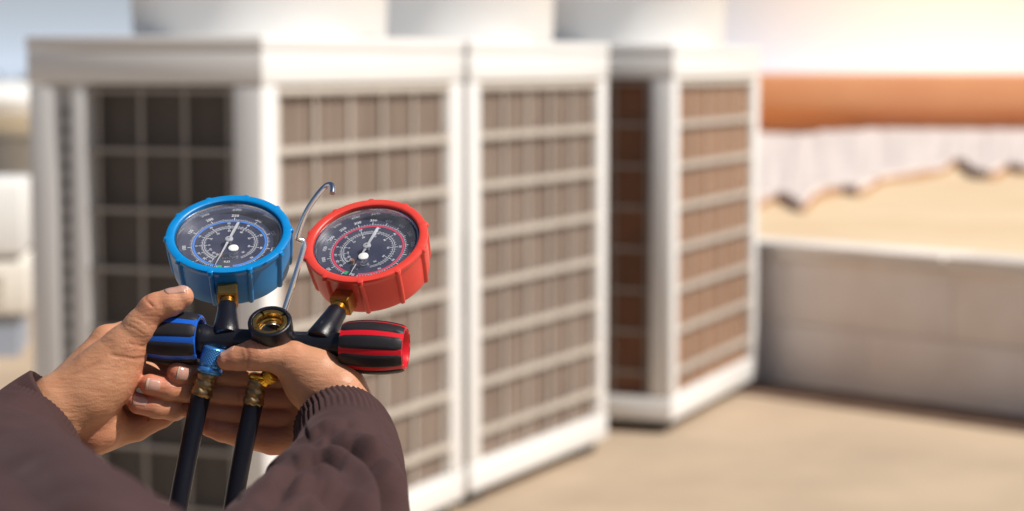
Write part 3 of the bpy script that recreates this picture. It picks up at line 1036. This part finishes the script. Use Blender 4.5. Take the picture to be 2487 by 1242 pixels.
def hose(label, path, r_hose, ferr_end, nut_m, nut_name, nut_prof, nut_axis_from, ferrule_r, z, knurl_rng):
    top = P(*nut_axis_from)
    t = empty('charging_hose', top)
    tag(t, label, 'hose', 'refrigerant hoses hanging from the manifold')
    s = sz(z)
    ax = (P(*ferr_end) - top).normalized()
    Fr = frame_from(ax, CR)
    k0, k1 = knurl_rng
    # fine rings for the knurled band
    pr = []
    for (r, h), (r2, h2) in zip(nut_prof[:-1], nut_prof[1:]):
        pr.append((r * s, h * s))
        if h >= k0 and h2 <= k1 and h2 > h:
            m_ = max(1, int((h2 - h) / 1.0))
            for i in range(1, m_):
                pr.append(((r + (r2 - r) * i / m_) * s, (h + (h2 - h) * i / m_) * s))
    pr.append((nut_prof[-1][0] * s, nut_prof[-1][1] * s))
    lathe(nut_name, pr, top, Fr, nut_m, t, n=180, auto=60,
          rfun=lambda a_, r, h: knurl(a_, r, h, s, 2.0, 24, 7.6) if k0 * s < h < k1 * s and r > 12 * s else r)
    return t, top, Fr, s


def ferrule(t, p0, p1, r, s, n_rib=3):
    ax = (p1 - p0); L = ax.length
    Fr = frame_from(ax, CR)
    pr = [(0, 0), (r * .7 * s, 0), (r * .84 * s, 1.5 * s)]
    for i in range(n_rib):
        h0 = L * (.06 + i * .94 / n_rib); h1 = L * (.06 + (i + 1) * .94 / n_rib); dh = h1 - h0
        g = (.86 + .14 * (i + 1) / n_rib)
        pr += [(r * g * .90 * s, h0 + dh * .08), (r * g * .99 * s, h0 + dh * .25), (r * g * 1.0 * s, h0 + dh * .72), (r * g * .91 * s, h0 + dh * .92)]
    pr += [(r * .9 * s, L), (r * .6 * s, L + 1 * s), (0, L + 1 * s)]
    def hexish(a_, rr, h):
        return rr * (1 + .035 * math.cos(8 * a_ + 14 * h / L))
    return lathe('crimp_ferrule', pr, p0, Fr, M_brass2, t, n=64, rfun=hexish, auto=50)


zhose = bz(520) + 25
t1, top, Fr, s = hose('left black hose with blue knurled nut pinched by the right thumb', None, 23, (508, 905, zhose), M_banod, 'knurled_nut',
                      [(0, 2), (14, 2), (22, 0), (28, 3), (29.5, 7), (29.5, 44), (28, 47), (27, 50), (30, 53), (32, 58), (31, 64), (26, 67), (20, 68), (0, 68)], (524, 843, zhose), 26, zhose, (7, 44))
ferrule(t1, P(508, 902, zhose), P(487, 962, zhose), 27, s)
hp = catmull([(490, 955, zhose), (478, 1005, zhose), (458, 1100, zhose + 10), (433, 1230, zhose + 30), (405, 1400, zhose + 40), (380, 1800, zhose)], 8)
tube('hose_tube', [P(*q) for q in hp], 23.5 * s, M_hose, t1, n=28)

zh2 = bz(620) + 20
t2 = empty('charging_hose', P(628, 912, zh2))
tag(t2, 'middle black hose with gold knurled nut resting over the right palm', 'hose', 'refrigerant hoses hanging from the manifold')
s = sz(zh2)
Fr = frame_from(P(615, 985, zh2) - P(632, 908, zh2), CR)
lathe('union_collar', [(r * s, h * s) for r, h in ((0, -6), (14, -6), (21, -3), (26, 1), (27, 5), (26, 9), (21, 12), (22, 16), (0, 18))], P(630, 912, zh2), Fr, M_gold, t2, n=48, auto=40)
ferrule(t2, P(627, 922, zh2), P(614, 984, zh2), 26, s)
Fr3 = frame_from(P(690, 898, zh2 + 42) - P(640, 922, zh2), CU)
gp = [(0, 0), (15, 0), (18, 2), (19, 6), (16, 9), (15, 14)] + [(15.5, 14 + i * 1.2) for i in range(18)] + [(13, 37), (9, 38), (0, 38)]
lathe('knurled_nut', [(r * s, h * s) for r, h in gp], P(640, 924, zh2 + 2), Fr3, M_gold, t2, n=150, auto=60,
      rfun=lambda a_, r, h: knurl(a_, r, h, s, 2.6, 18, 6.5) if 14 * s < h < 36 * s and r > 13 * s else r)
hp = catmull([(617, 975, zh2), (607, 1020, zh2), (588, 1110, zh2 + 8), (566, 1235, zh2 + 20), (545, 1400, zh2 + 30), (530, 1800, zh2)], 8)
tube('hose_tube', [P(*q) for q in hp], 23.5 * s, M_hose, t2, n=28)

zh3 = bz(790) - 40
t3 = empty('charging_hose', P(793, 870, zh3))
tag(t3, 'third black hose with red nut, mostly hidden behind the right hand', 'hose', 'refrigerant hoses hanging from the manifold')
s = sz(zh3)
Fr = frame_from(P(770, 950, zh3) - P(795, 862, zh3), CR)
lathe('knurled_nut', [(r * s, h * s) for r, h in ((0, 2), (22, 0), (28, 3), (29, 44), (31, 52), (30, 62), (20, 66), (0, 66))], P(795, 858, zh3), Fr, M_ranod, t3, n=60, auto=40)
hp = catmull([(778, 915, zh3), (755, 970, zh3 - 60), (728, 1040, zh3 - 120), (700, 1120, zh3 - 130), (672, 1230, zh3 - 130), (640, 1400, zh3 - 120), (610, 1800, zh3 - 100)], 8)
tube('hose_tube', [P(*q) for q in hp], 23.5 * s, M_hose, t3, n=28)

# ================================================================== HANDS (implicit surface, one continuous mesh per hand)
def smin(a, b, k):
    h = np.clip(0.5 + 0.5 * (b - a) / k, 0, 1)
    return b * (1 - h) + a * h - k * h * (1 - h)


def d_cone(X, a, b, ra, rb):
    ba = b - a
    t = np.clip((X @ ba - a @ ba) / (ba @ ba), 0, 1)
    q = X - a - t[:, None] * ba
    return np.sqrt((q * q).sum(1)) - (ra + (rb - ra) * t)


def d_ell(X, c, axes, rad):
    q = (X - c) @ axes.T            # axes rows
    k0 = np.sqrt(((q / rad) ** 2).sum(1)); k1 = np.sqrt(((q / (rad * rad)) ** 2).sum(1)) + 1e-12
    return k0 * (k0 - 1) / k1


def d_seg(X, a, b):
    ba = b - a
    t = np.clip((X @ ba - a @ ba) / (ba @ ba), 0, 1)
    q = X - a - t[:, None] * ba
    return np.sqrt((q * q).sum(1))


def npP(q): return np.array(P(*q[:3]), dtype=np.float32)


def surface_net(f, lo, h):
    ins = f < 0
    c = [ins[i:f.shape[0] - 1 + i, j:f.shape[1] - 1 + j, k:f.shape[2] - 1 + k] for i in (0, 1) for j in (0, 1) for k in (0, 1)]
    any_ = np.logical_or.reduce(c); all_ = np.logical_and.reduce(c)
    act = any_ & ~all_
    idx = np.argwhere(act)
    vid = -np.ones(act.shape, np.int64); vid[act] = np.arange(len(idx))
    acc = np.zeros((len(idx), 3)); cnt = np.zeros(len(idx))
    corners = [(i, j, k) for i in (0, 1) for j in (0, 1) for k in (0, 1)]
    for a in range(8):
        for b in range(a + 1, 8):
            A = np.array(corners[a]); B = np.array(corners[b])
            if np.abs(A - B).sum() != 1: continue
            fa = f[tuple((idx + A).T)]; fb = f[tuple((idx + B).T)]
            m = (fa < 0) != (fb < 0)
            t = np.where(m, fa / np.where(m, fa - fb, 1), 0)
            acc += np.where(m[:, None], A + t[:, None] * (B - A), 0); cnt += m
    V = lo + (idx + acc / cnt[:, None]) * h
    faces = []
    for ax in range(3):
        o1, o2 = [(1, 2), (2, 0), (0, 1)][ax]
        sl0 = [slice(1, -1)] * 3; sl1 = [slice(1, -1)] * 3
        sl0[ax] = slice(0, -1); sl1[ax] = slice(1, None)
        s0 = ins[tuple(sl0)]; s1 = ins[tuple(sl1)]
        ch = np.argwhere(s0 != s1)
        base = ch.copy(); base[:, o1] += 1; base[:, o2] += 1
        flip = s0[tuple(ch.T)]
        def vv(d1, d2):
            q = base.copy(); q[:, o1] += d1; q[:, o2] += d2
            return vid[tuple(q.T)]
        Q = np.stack([vv(-1, -1), vv(0, -1), vv(0, 0), vv(-1, 0)], 1)
        Q[~flip] = Q[~flip][:, ::-1]
        faces.append(Q)
    return V, np.concatenate(faces)


class Hand:
    def __init__(s):
        s.palm = []; s.fingers = []; s.grooves = []; s.bumps = []; s.reds = []; s.tips = []
    def sdf(s, X):
        d = None
        for fn, k in s.palm:
            q = fn(X); d = q if d is None else smin(d, q, k)
        out = None
        for chain, kf, kp in s.fingers:
            f = None
            for (a, b, ra, rb) in chain:
                q = d_cone(X, a, b, ra, rb)
                f = q if f is None else smin(f, q, kf)
            g = smin(f, d, kp)
            out = g if out is None else smin(out, g, 0.0006)
        if out is None: out = d
        for pts, w, dep in s.grooves:
            dd = None
            for a, b in zip(pts[:-1], pts[1:]):
                q = d_seg(X, a, b); dd = q if dd is None else np.minimum(dd, q)
            out = out + dep * np.exp(-(dd / w) ** 2)
        return out.astype(np.float32)
    def groove(s, pts, w=3.0, dep=2.5):
        s.grooves.append(([npP(q) for q in pts], w * S0, dep * S0))
    def red(s, q, r, a): s.reds.append((npP(q), r * S0, a))
    def chain(s, pts, kf=6, kp=16, extra=None):
        """pts (px,py,z,r)"""
        L = []
        for p, q in zip(pts[:-1], pts[1:]):
            L.append((npP(p), npP(q), p[3] * sz(p[2]), q[3] * sz(q[2])))
        s.fingers.append((L, kf * S0, kp * S0))
        if extra: pass
    def pcone(s, p, q, k=20):
        a, b, ra, rb = npP(p), npP(q), p[3] * sz(p[2]), q[3] * sz(q[2])
        s.palm.append((lambda X: d_cone(X, a, b, ra, rb), k * S0))
    def pell(s, c, rad, rot=0.0, k=20):
        """rad (along, across, depth) px; rot deg in the picture plane, counter-clockwise"""
        p = P(*c[:3]); Rr, Ur, T = view_axes(p)
        t = R_(rot)
        A = np.array([Rr * math.cos(t) + Ur * math.sin(t), -Rr * math.sin(t) + Ur * math.cos(t), T], dtype=np.float32)
        r = np.array(rad, dtype=np.float32) * sz(c[2]); cc = np.array(p, dtype=np.float32)
        s.palm.append((lambda X: d_ell(X, cc, A, r), k * S0))
    def build(s, name, parent, lo, hi, h=0.00072):
        lo = np.array(lo, np.float32); hi = np.array(hi, np.float32)
        n = np.ceil((hi - lo) / h).astype(int)
        gx, gy, gz = [lo[i] + h * np.arange(n[i], dtype=np.float32) for i in range(3)]
        F = np.empty(n, np.float32)
        # coarse pass to skip empty space
        step = 8
        for i in range(0, n[0], 16):
            xs = gx[i:i + 16]
            X = np.stack(np.meshgrid(xs, gy, gz, indexing='ij'), -1).reshape(-1, 3)
            F[i:i + 16] = s.sdf(X).reshape(len(xs), n[1], n[2])
        V, Q = surface_net(F, lo, h)
        me = bpy.data.meshes.new(name)
        me.from_pydata(V.tolist(), [], Q.tolist())
        me.materials.append(M_skin)
        # redness and crease colour
        red = np.zeros(len(V))
        for c, r, a in s.reds:
            red += a * np.exp(-((V - c) ** 2).sum(1) / (r * r))
        cre = np.zeros(len(V))
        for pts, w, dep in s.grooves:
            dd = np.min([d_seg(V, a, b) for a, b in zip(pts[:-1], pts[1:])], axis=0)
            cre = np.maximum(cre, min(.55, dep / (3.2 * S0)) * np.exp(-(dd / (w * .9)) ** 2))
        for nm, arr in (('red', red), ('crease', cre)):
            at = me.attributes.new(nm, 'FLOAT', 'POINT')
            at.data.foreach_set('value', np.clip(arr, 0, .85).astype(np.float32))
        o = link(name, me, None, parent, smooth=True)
        return o
    def project(s, p, d):
        """march from p along direction d to the skin"""
        p = np.array(p, np.float32).reshape(1, 3); d = np.array(d, np.float32)
        t = 0.0
        for _ in range(60):
            v = float(s.sdf(p + d * t)[0])
            if v < 1e-5: break
            t += v * .8
            if t > 75 * S0: return None
        return Vector((p[0] + d * t).tolist())
    def nail(s, parent, base, tip, out_dir, w, edge=.16, name='fingernail', lift=.55, curl=.5):
        """base/tip (px,py,z) on the finger line; out_dir world vector pointing out of the nail; w half width px"""
        b = P(*base); t = P(*tip)
        ax = (t - b); L = ax.length; ax.normalize()
        o = (out_dir - ax * out_dir.dot(ax)).normalized()
        side = ax.cross(o)
        nu, nv = 10, 12
        G = []
        half = w * S0
        for i in range(nu + 1):
            u = i / nu
            row = []
            for j in range(nv + 1):
                v = -1 + 2 * j / nv
                uu = u * L
                # rounded cuticle and free edge
                uu = L * (0.5 + (u - .5) * (1 - (.28 if u < .5 else .14) * v * v))
                st = b + ax * uu + side * (v * half) + o * (45 * S0)
                q = s.project(st, -o)
                row.append(None if q is None else q + o * (lift * S0 * (1 - .9 * v ** 4) * (0.35 + .65 * min(1, u * 5))))
            G.append(row)
        bm = bmesh.new()
        V = [[None if q is None else bm.verts.new(q) for q in row] for row in G]
        cut = int(round(nu * (1 - edge)))
        for i in range(nu):
            for j in range(nv):
                qd = (V[i][j], V[i + 1][j], V[i + 1][j + 1], V[i][j + 1])
                if any(q is None for q in qd) or max((qd[0].co - q.co).length for q in qd) > 14 * S0: continue
                f = bm.faces.new(qd)
                f.material_index = 1 if i >= cut else 0
        me = bpy.data.meshes.new(name)
        bmesh.ops.recalc_face_normals(bm, faces=bm.faces[:])
        bm.to_mesh(me); bm.free()
        me.materials.append(M_nail); me.materials.append(M_tipnail)
        ob = link(name, me, None, parent, smooth=True)
        md = ob.modifiers.new('thickness', 'SOLIDIFY'); md.thickness = .00012; md.offset = -1
        return ob


person = empty('person', P(520, 1100, 230))
tag(person, 'person in a plum brown knit jacket, only hands and sleeves showing, holding the gauge set', 'person')

def bounds(x0, x1, y0, y1, z0, z1):
    pts = [P(x, y, z) for x in (x0, x1) for y in (y0, y1) for z in (z0, z1)]
    return [min(p[i] for p in pts) for i in range(3)], [max(p[i] for p in pts) for i in range(3)]

# ---- left hand: palm towards the camera, thumb on the blue knob, fingertips curling out under it
Lh = Hand()
ZT = 200
Lh.pcone((95, 1050, 215, 82), (150, 990, 200, 80))
Lh.pcone((150, 990, 200, 80), (215, 950, 190, 78))
Lh.pcone((215, 950, 190, 78), (262, 905, 185, 72), 24)
Lh.pcone((262, 905, 185, 72), (298, 858, 190, 55), 24)
Lh.pell((250, 925, 212), (112, 66, 52), 47, 26)          # thenar pad
Lh.pcone((150, 975, 140, 66), (262, 832, 92, 40), 26)       # index metacarpal, far side
Lh.pcone((170, 1010, 120, 66), (260, 960, 60, 56), 26)
Lh.pell((232, 1040, 150), (80, 62, 60), 25, 26)            # hypothenar
Lh.pcone((225, 1045, 130, 55), (285, 1010, 70, 50), 22)
# thumb
Lh.chain([(262, 900, 195, 58), (306, 838, 205, 47), (341, 793, 212, 39.5), (371, 752, 216, 34.5), (384, 745, 216, 33), (415, 735, 215, 32.5), (443, 721, 213, 27.5)], 10, 26)
# index: over the back of the hand, round behind the knob, tip comes forward below it
Lh.chain([(262, 832, 92, 40), (300, 815, 62, 33), (400, 850, 40, 30), (478, 898, 90, 29), (476, 908, 150, 28), (434, 907, 196, 28.5)], 8, 18)
Lh.chain([(275, 900, 70, 42), (400, 915, 40, 31), (470, 938, 95, 30), (452, 948, 165, 29), (410, 944, 190, 28.5), (366, 935, 202, 27)], 8, 14)
Lh.chain([(285, 980, 80, 42), (380, 1000, 70, 31), (425, 992, 110, 29), (418, 992, 160, 28), (380, 988, 180, 28), (336, 981, 188, 25.5)], 8, 14)
Lh.chain([(262, 1045, 110, 50), (330, 1040, 112, 32), (392, 1012, 120, 27), (415, 1000, 118, 24)], 8, 20)
# creases
Lh.groove([(388, 775, 245), (398, 786, 236), (394, 797, 220)], 3.0, 4.0)
for dx, dp in ((0, 2.4), (7, 1.6), (-9, 1.3)):
    Lh.groove([(348 + dx, 716 + dx * .5, 225), (356 + dx, 730 + dx, 245), (368 + dx, 742 + dx, 250)], 2.6, dp)
Lh.groove([(353, 868, 215), (335, 872, 238), (300, 868, 254), (268, 862, 258)], 3.4, 2.6)
Lh.groove([(352, 842, 228), (330, 838, 246), (300, 836, 250)], 3.0, 1.9)
Lh.groove([(349, 856, 225), (325, 852, 244), (295, 848, 252)], 2.6, 1.4)
Lh.groove([(288, 800, 190), (276, 828, 215), (262, 845, 222), (252, 855, 215)], 7.0, 9.0)     # web fold
Lh.groove([(282, 822, 215), (268, 838, 228), (248, 846, 224)], 3.0, 3.0)
Lh.groove([(247, 1005, 205), (232, 1022, 213), (205, 1040, 214)], 6.0, 5.0)
Lh.groove([(268, 1000, 180), (262, 1035, 185), (250, 1075, 180)], 6.0, 5.0)
Lh.groove([(290, 985, 150), (292, 1020, 155), (282, 1060, 150)], 6.0, 5.0)
Lh.groove([(306, 1000, 130), (312, 1040, 135), (308, 1062, 130)], 4.0, 4.0)
Lh.groove([(150, 1018, 274), (180, 1035, 270), (215, 1040, 250)], 5.0, 2.2)
Lh.groove([(356, 1005, 150), (360, 1020, 142), (358, 1036, 128)], 3.0, 3.0)
for pts_, w_, d_ in (([(160, 905), (215, 870), (262, 850)], 9, 2.2), ([(120, 930), (180, 905), (236, 880)], 8, 1.6), ([(150, 1010), (172, 975), (180, 950)], 6, 1.2)):
    Lh.groove([(x, y, 265) for x, y in pts_], w_, d_)
for k_ in range(12):
    x0_ = 268 + k_ * 6.5
    Lh.groove([(x0_, 846 - k_ * 2.5, 250), (x0_ + 10, 864 - k_ * 2, 254), (x0_ + 12, 880 - k_ * 2, 256)], 2.4, 1.1)
for (x, y), (x2, y2) in (((308, 790), (352, 815)), ((312, 778), (350, 800)), ((322, 768), (362, 792)), ((390, 722), (398, 745)), ((384, 722), (388, 742))):
    Lh.groove([(x, y, 246), ((x + x2) / 2, (y + y2) / 2 - 4, 252), (x2, y2, 246)], 2.3, 1.2)
rl = random.Random(5)
for i in range(9):
    x_ = 215 + rl.uniform(0, 95); y_ = 885 + rl.uniform(0, 60)
    Lh.groove([(x_, y_, 262), (x_ + rl.uniform(16, 30), y_ - rl.uniform(2, 12), 258)], 2.6, .9)
for q, r, a in (((443, 721, 213), 34, .30), ((430, 905, 200), 40, .75), ((362, 933, 205), 38, .75), ((330, 981, 190), 36, .6), ((365, 745, 230), 32, .38), ((270, 815, 150), 40, .2), ((335, 850, 230), 40, .2), ((225, 1060, 200), 60, .3),
                ((390, 780, 225), 25, .35), ((400, 990, 150), 60, .3)):
    Lh.red(q, r, a)
lo, hi = bounds(20, 515, 680, 1150, -10, 300)
hl = Lh.build('hand', person, lo, hi)
hl['label'] = 'hand with its thumb resting on the blue knob'
Rr, Ur, T = view_axes(P(430, 715, 213))
Lh.nail(hl, (408, 727, 214), (464, 705, 213), (Ur * .86 + T * .42 - Rr * .2), 21, .10, lift=.7)
Lh.nail(hl, (460, 913, 188), (424, 905, 200), (T * .62 + Rr * .80 - Ur * .12), 15, .10)
Lh.nail(hl, (389, 940, 196), (352, 933, 202), (T * .93 + Ur * .05 + Rr * .3), 13.5, .16)
Lh.nail(hl, (358, 985, 184), (322, 980, 188), (T * .88 + Ur * .40), 13, .08)

# ---- right hand: thumb on the blue nut, palm up behind the hoses
Rh = Hand()
Rh.pcone((868, 1100, 262, 66), (850, 1015, 250, 67))
Rh.pcone((850, 1015, 250, 67), (818, 952, 240, 67))
Rh.pcone((818, 952, 240, 67), (768, 908, 232, 58), 24)
Rh.pcone((768, 908, 232, 58), (715, 878, 232, 42), 22)
Rh.pell((765, 945, 232), (88, 62, 55), -38, 26)
Rh.pcone((820, 960, 180, 58), (752, 905, 115, 42), 24)
Rh.pcone((830, 1000, 180, 60), (745, 960, 100, 45), 24)
Rh.pcone((830, 1030, 185, 58), (742, 1010, 100, 45), 24)
Rh.pcone((828, 1050, 185, 52), (735, 1065, 118, 44), 24)
Rh.chain([(768, 908, 232, 54), (712, 877, 236, 43), (668, 866, 240, 38), (630, 861, 245, 38), (612, 864, 245, 35.5), (580, 870, 243, 29.5), (551, 876, 240, 24.5)], 10, 26)
Rh.chain([(752, 915, 100, 38), (640, 920, 108, 28), (575, 918, 120, 26), (535, 914, 135, 23)], 6, 12)
Rh.chain([(748, 968, 95, 38), (630, 966, 112, 27), (535, 960, 135, 25.5), (490, 955, 145, 24), (452, 950, 150, 21)], 6, 12)
Rh.chain([(742, 1018, 98, 38), (632, 1016, 112, 27), (540, 1006, 132, 25.5), (490, 1000, 140, 24), (448, 991, 148, 21.5)], 6, 12)
Rh.chain([(738, 1066, 115, 42), (660, 1072, 120, 33), (580, 1056, 130, 29), (540, 1046, 138, 27.5), (510, 1037, 142, 25)], 6, 14)
Rh.groove([(596, 838, 268), (604, 862, 282), (602, 890, 270)], 5.0, 1.5)
for dx, dp in ((0, 1.8), (9, 1.5), (-9, 1.2), (18, .9)):
    Rh.groove([(622 + dx, 822, 250), (626 + dx, 834, 270), (632 + dx, 846, 280)], 2.6, dp)
Rh.groove([(690, 900, 255), (672, 912, 238), (660, 915, 215)], 6, 4.0)
Rh.groove([(700, 842, 250), (712, 858, 268), (708, 880, 270)], 9, 2.2)
for x_ in (578, 672):
    Rh.groove([(x_, 942, 150), (x_ + 2, 990, 150)], 3.0, 2.4)
    Rh.groove([(x_ + 4, 992, 150), (x_ + 2, 1036, 152)], 3.0, 2.4)
    Rh.groove([(x_ + 6, 1036, 160), (x_ + 2, 1085, 158)], 3.0, 2.4)
for y_, dp in ((958, 2.0), (972, 2.4), (990, 1.8)):
    Rh.groove([(800, y_ + 18, 275), (845, y_ - 8, 272), (882, y_ - 14, 255)], 4.0, dp)
for q, r, a in (((548, 876, 245), 34, .45), ((625, 835, 260), 38, .38), ((710, 850, 250), 36, .18), ((452, 950, 155), 40, .5), ((448, 991, 150), 40, .5), ((510, 1037, 146), 46, .55), ((640, 960, 120), 90, .18), ((650, 1050, 120), 90, .2),
                ((800, 960, 260), 60, .12)):
    Rh.red(q, r, a)
lo, hi = bounds(418, 1000, 800, 1160, 40, 300)
hr = Rh.build('hand', person, lo, hi)
hr['label'] = 'hand pinching the blue hose nut with its thumb'
Rr, Ur, T = view_axes(P(550, 870, 240))
Rh.nail(hr, (577, 858, 243), (536, 868, 240), (Ur * .93 + T * .25 - Rr * .15), 19, .10)

# ---- sleeves
def d2poly(px, py, poly):
    """distance to the polyline and where along it (0..1)"""
    best = (1e9, 0)
    n_ = len(poly) - 1
    for i, ((x0, y0), (x1, y1)) in enumerate(zip(poly[:-1], poly[1:])):
        dx, dy = x1 - x0, y1 - y0
        t = max(0, min(1, ((px - x0) * dx + (py - y0) * dy) / (dx * dx + dy * dy)))
        best = min(best, (math.hypot(px - x0 - t * dx, py - y0 - t * dy), (i + t) / n_))
    return best


def proj(p):
    q = p - CO
    d = q.dot(CF)
    return CX + q.dot(CR) / d * FPX, CY - q.dot(CU) / d * FPX


def sleeve(lab, ctr, cut_dir, folds, cuff_len, seed, rib_n=64, sqx=None):
    """ctr: [(px,py,depth m,radius m)]; cut_dir: how the mouth is slanted"""
    sm = catmull([(*PD(x, y, d), r) for x, y, d, r in ctr], 26)
    pts = [Vector(q[:3]) for q in sm]; rad = [q[3] for q in sm]
    n = 288
    rings = []
    prev = None
    length = 0
    total = []
    for i, p in enumerate(pts):
        if i: length += (p - pts[i - 1]).length
        total.append(length)
    V = []
    for i, p in enumerate(pts):
        t = (pts[min(i + 1, len(pts) - 1)] - pts[max(i - 1, 0)]).normalized()
        x = CU if prev is None else prev
        x = (x - t * x.dot(t)).normalized(); prev = x
        y = t.cross(x)
        row = []
        for k in range(n):
            a = 2 * math.pi * k / n
            dr = x * math.cos(a) + y * math.sin(a)
            l = total[i]
            r = rad[i]
            w = min(1, l / .012)
            cu = max(0, 1 - max(0, l - cuff_len) / .012) if l > cuff_len else 1.0
            r += .00045 * math.cos(rib_n * a) * cu
            if l > cuff_len:
                e = min(1, (l - cuff_len) / .03)
                q = Vector((math.cos(a) * 1.3, math.sin(a) * 1.3, l * 26 + seed))
                r += e * (.0048 * noise.noise(q) + .0012 * noise.noise(q * 2.1) + .0003 * noise.noise(q * 5))
                r += e * .003 * math.sin(min(1, (l - cuff_len) / .04) * math.pi / 2)
            v = p + dr * r
            sh = cut_dir.dot(dr) * r * max(0, 1 - l / .06)
            v = v + t * sh
            # folds measured on the camera side
            if folds and dr.dot(CO - p) > 0:
                fx, fy = proj(v)
                for poly, wd_, dep in folds:
                    dd, tt = d2poly(fx, fy, poly)
                    if dd < wd_ * 5:
                        am = dep * max(0.0, math.sin(math.pi * min(1, max(0, tt)))) ** .6
                        v = v + dr * am * (.42 * math.exp(-((dd - wd_ * 2.2) / (wd_ * 1.3)) ** 2) - math.exp(-(dd / wd_) ** 2))
            row.append(v)
        V.append(row)
    # turned-in mouth
    t0 = (pts[1] - pts[0]).normalized()
    inner = []
    for dl, f in ((0.0008, .985), (0.0, .955), (.004, .93), (.02, .90)):
        inner.append([V[0][k] + t0 * (dl - .0012) + (pts[0] - V[0][k]) * (1 - f) for k in range(n)])
    allrows = inner[::-1] + V
    bm = bmesh.new()
    B = [[bm.verts.new(v) for v in row] for row in allrows]
    for A_, B_ in zip(B[:-1], B[1:]):
        for k in range(n):
            bm.faces.new((A_[k], A_[(k + 1) % n], B_[(k + 1) % n], B_[k]))
    bm.faces.new(B[-1])
    o = from_bm('jacket_sleeve', bm, M_cloth, person, auto=80)
    o['label'] = lab
    return o


sleeve('sleeve at lower left, out of focus', [(152, 1008, 1.352, .0330), (92, 1052, 1.340, .0340), (20, 1125, 1.30, .0370), (-60, 1215, 1.21, .047), (-98, 1290, 1.11, .0600), (48, 1440, .94, .0610), (140, 1650, .78, .066), (60, 2000, .66, .07)],
       Vector((0, -.75, 0)),
       [([(-60, 1080), (40, 1150), (150, 1260), (200, 1400)], 48, .004)], .022, 3.0)
sleeve('sleeve with ribbed cuff below the right hand', [(816, 1026, 1.333, .0262), (836, 1066, 1.318, .0300), (842, 1130, 1.288, .0322), (820, 1222, 1.235, .0352), (760, 1345, 1.15, .0415), (600, 1560, 1.0, .052), (420, 1900, .84, .058), (300, 2300, .72, .062)],
       Vector((0, 0, 0)),
       [([(755, 1095), (800, 1086), (850, 1096), (895, 1135), (922, 1195), (932, 1260), (930, 1340)], 16, .019),
        ([(670, 1180), (720, 1150), (780, 1136), (830, 1150)], 15, .014),
        ([(735, 1090), (780, 1058), (840, 1052), (905, 1075), (940, 1110)], 12, .004),
        ([(600, 1250), (680, 1205), (760, 1195), (830, 1225), (870, 1290)], 18, .012),
        ([(700, 1300), (760, 1245), (820, 1250)], 14, .008)], .028, 11.0, rib_n=50)

# ---- the rest of the figure: jacket and trousers, below and behind the picture edge, joined to both sleeves
def blob_mesh(name, prims, m, lo, hi, h, k):
    lo = np.array(lo, np.float32); hi = np.array(hi, np.float32)
    n = np.ceil((hi - lo) / h).astype(int)
    gx, gy, gz = [lo[i] + h * np.arange(n[i], dtype=np.float32) for i in range(3)]
    X = np.stack(np.meshgrid(gx, gy, gz, indexing='ij'), -1).reshape(-1, 3)
    d = None
    for a, b, ra, rb, sq in prims:
        Y = X.copy(); a = np.array(a, np.float32); b = np.array(b, np.float32)
        Y[:, 0] = (Y[:, 0] - a[0]) / sq; b = b.copy(); b[0] = (b[0] - a[0]) / sq; a = a.copy(); a[0] = 0
        q = d_cone(Y, a, b, ra, rb)
        d = q if d is None else smin(d, q, k)
    V, Q = surface_net(d.reshape(n).astype(np.float32), lo, h)
    me = bpy.data.meshes.new(name)
    me.from_pydata(V.tolist(), [], Q.tolist())
    return link(name, me, m, person, smooth=True)


sL = PD(60, 2000, .66); sR = PD(300, 2300, .72)
TX, TY = -.15, .27
blob_mesh('jacket_body', [((TX, TY, .86), (TX, TY, 1.16), .125, .135, 1.45), ((TX, TY, 1.16), (TX, TY, 1.26), .135, .105, 1.6),
                          ((TX - .19, TY, 1.31), tuple(sL), .068, .070, 1.0), ((TX + .19, TY, 1.30), tuple(sR), .068, .064, 1.0),
                          ((TX, TY - .01, 1.30), (TX, TY, 1.36), .07, .06, 1.0), ((TX - .19, TY, 1.30), (TX + .19, TY, 1.30), .068, .068, 1.0)],
          M_cloth, (-.62, -.02, .62), (.32, .90, 1.47), .010, .05)
M_trouser = mat('trouser_cloth', (0.035, 0.04, 0.055), 0.9)
blob_mesh('trousers', [((TX - .09, TY, .90), (TX - .11, TY, .10), .095, .06, 1.0), ((TX + .09, TY, .90), (TX + .11, TY, .10), .095, .06, 1.0)],
          M_trouser, (-.5, .05, -.02), (.2, .50, 1.06), .014, .03)
for sx in (-.11, .11):
    bm = bmesh.new()
    bm_box(bm, TX + sx - .05, TX + sx + .05, TY - .09, TY + .19, 0.0, .085, bev=.03)
    from_bm('shoe', bm, M_foot, person, auto=60)
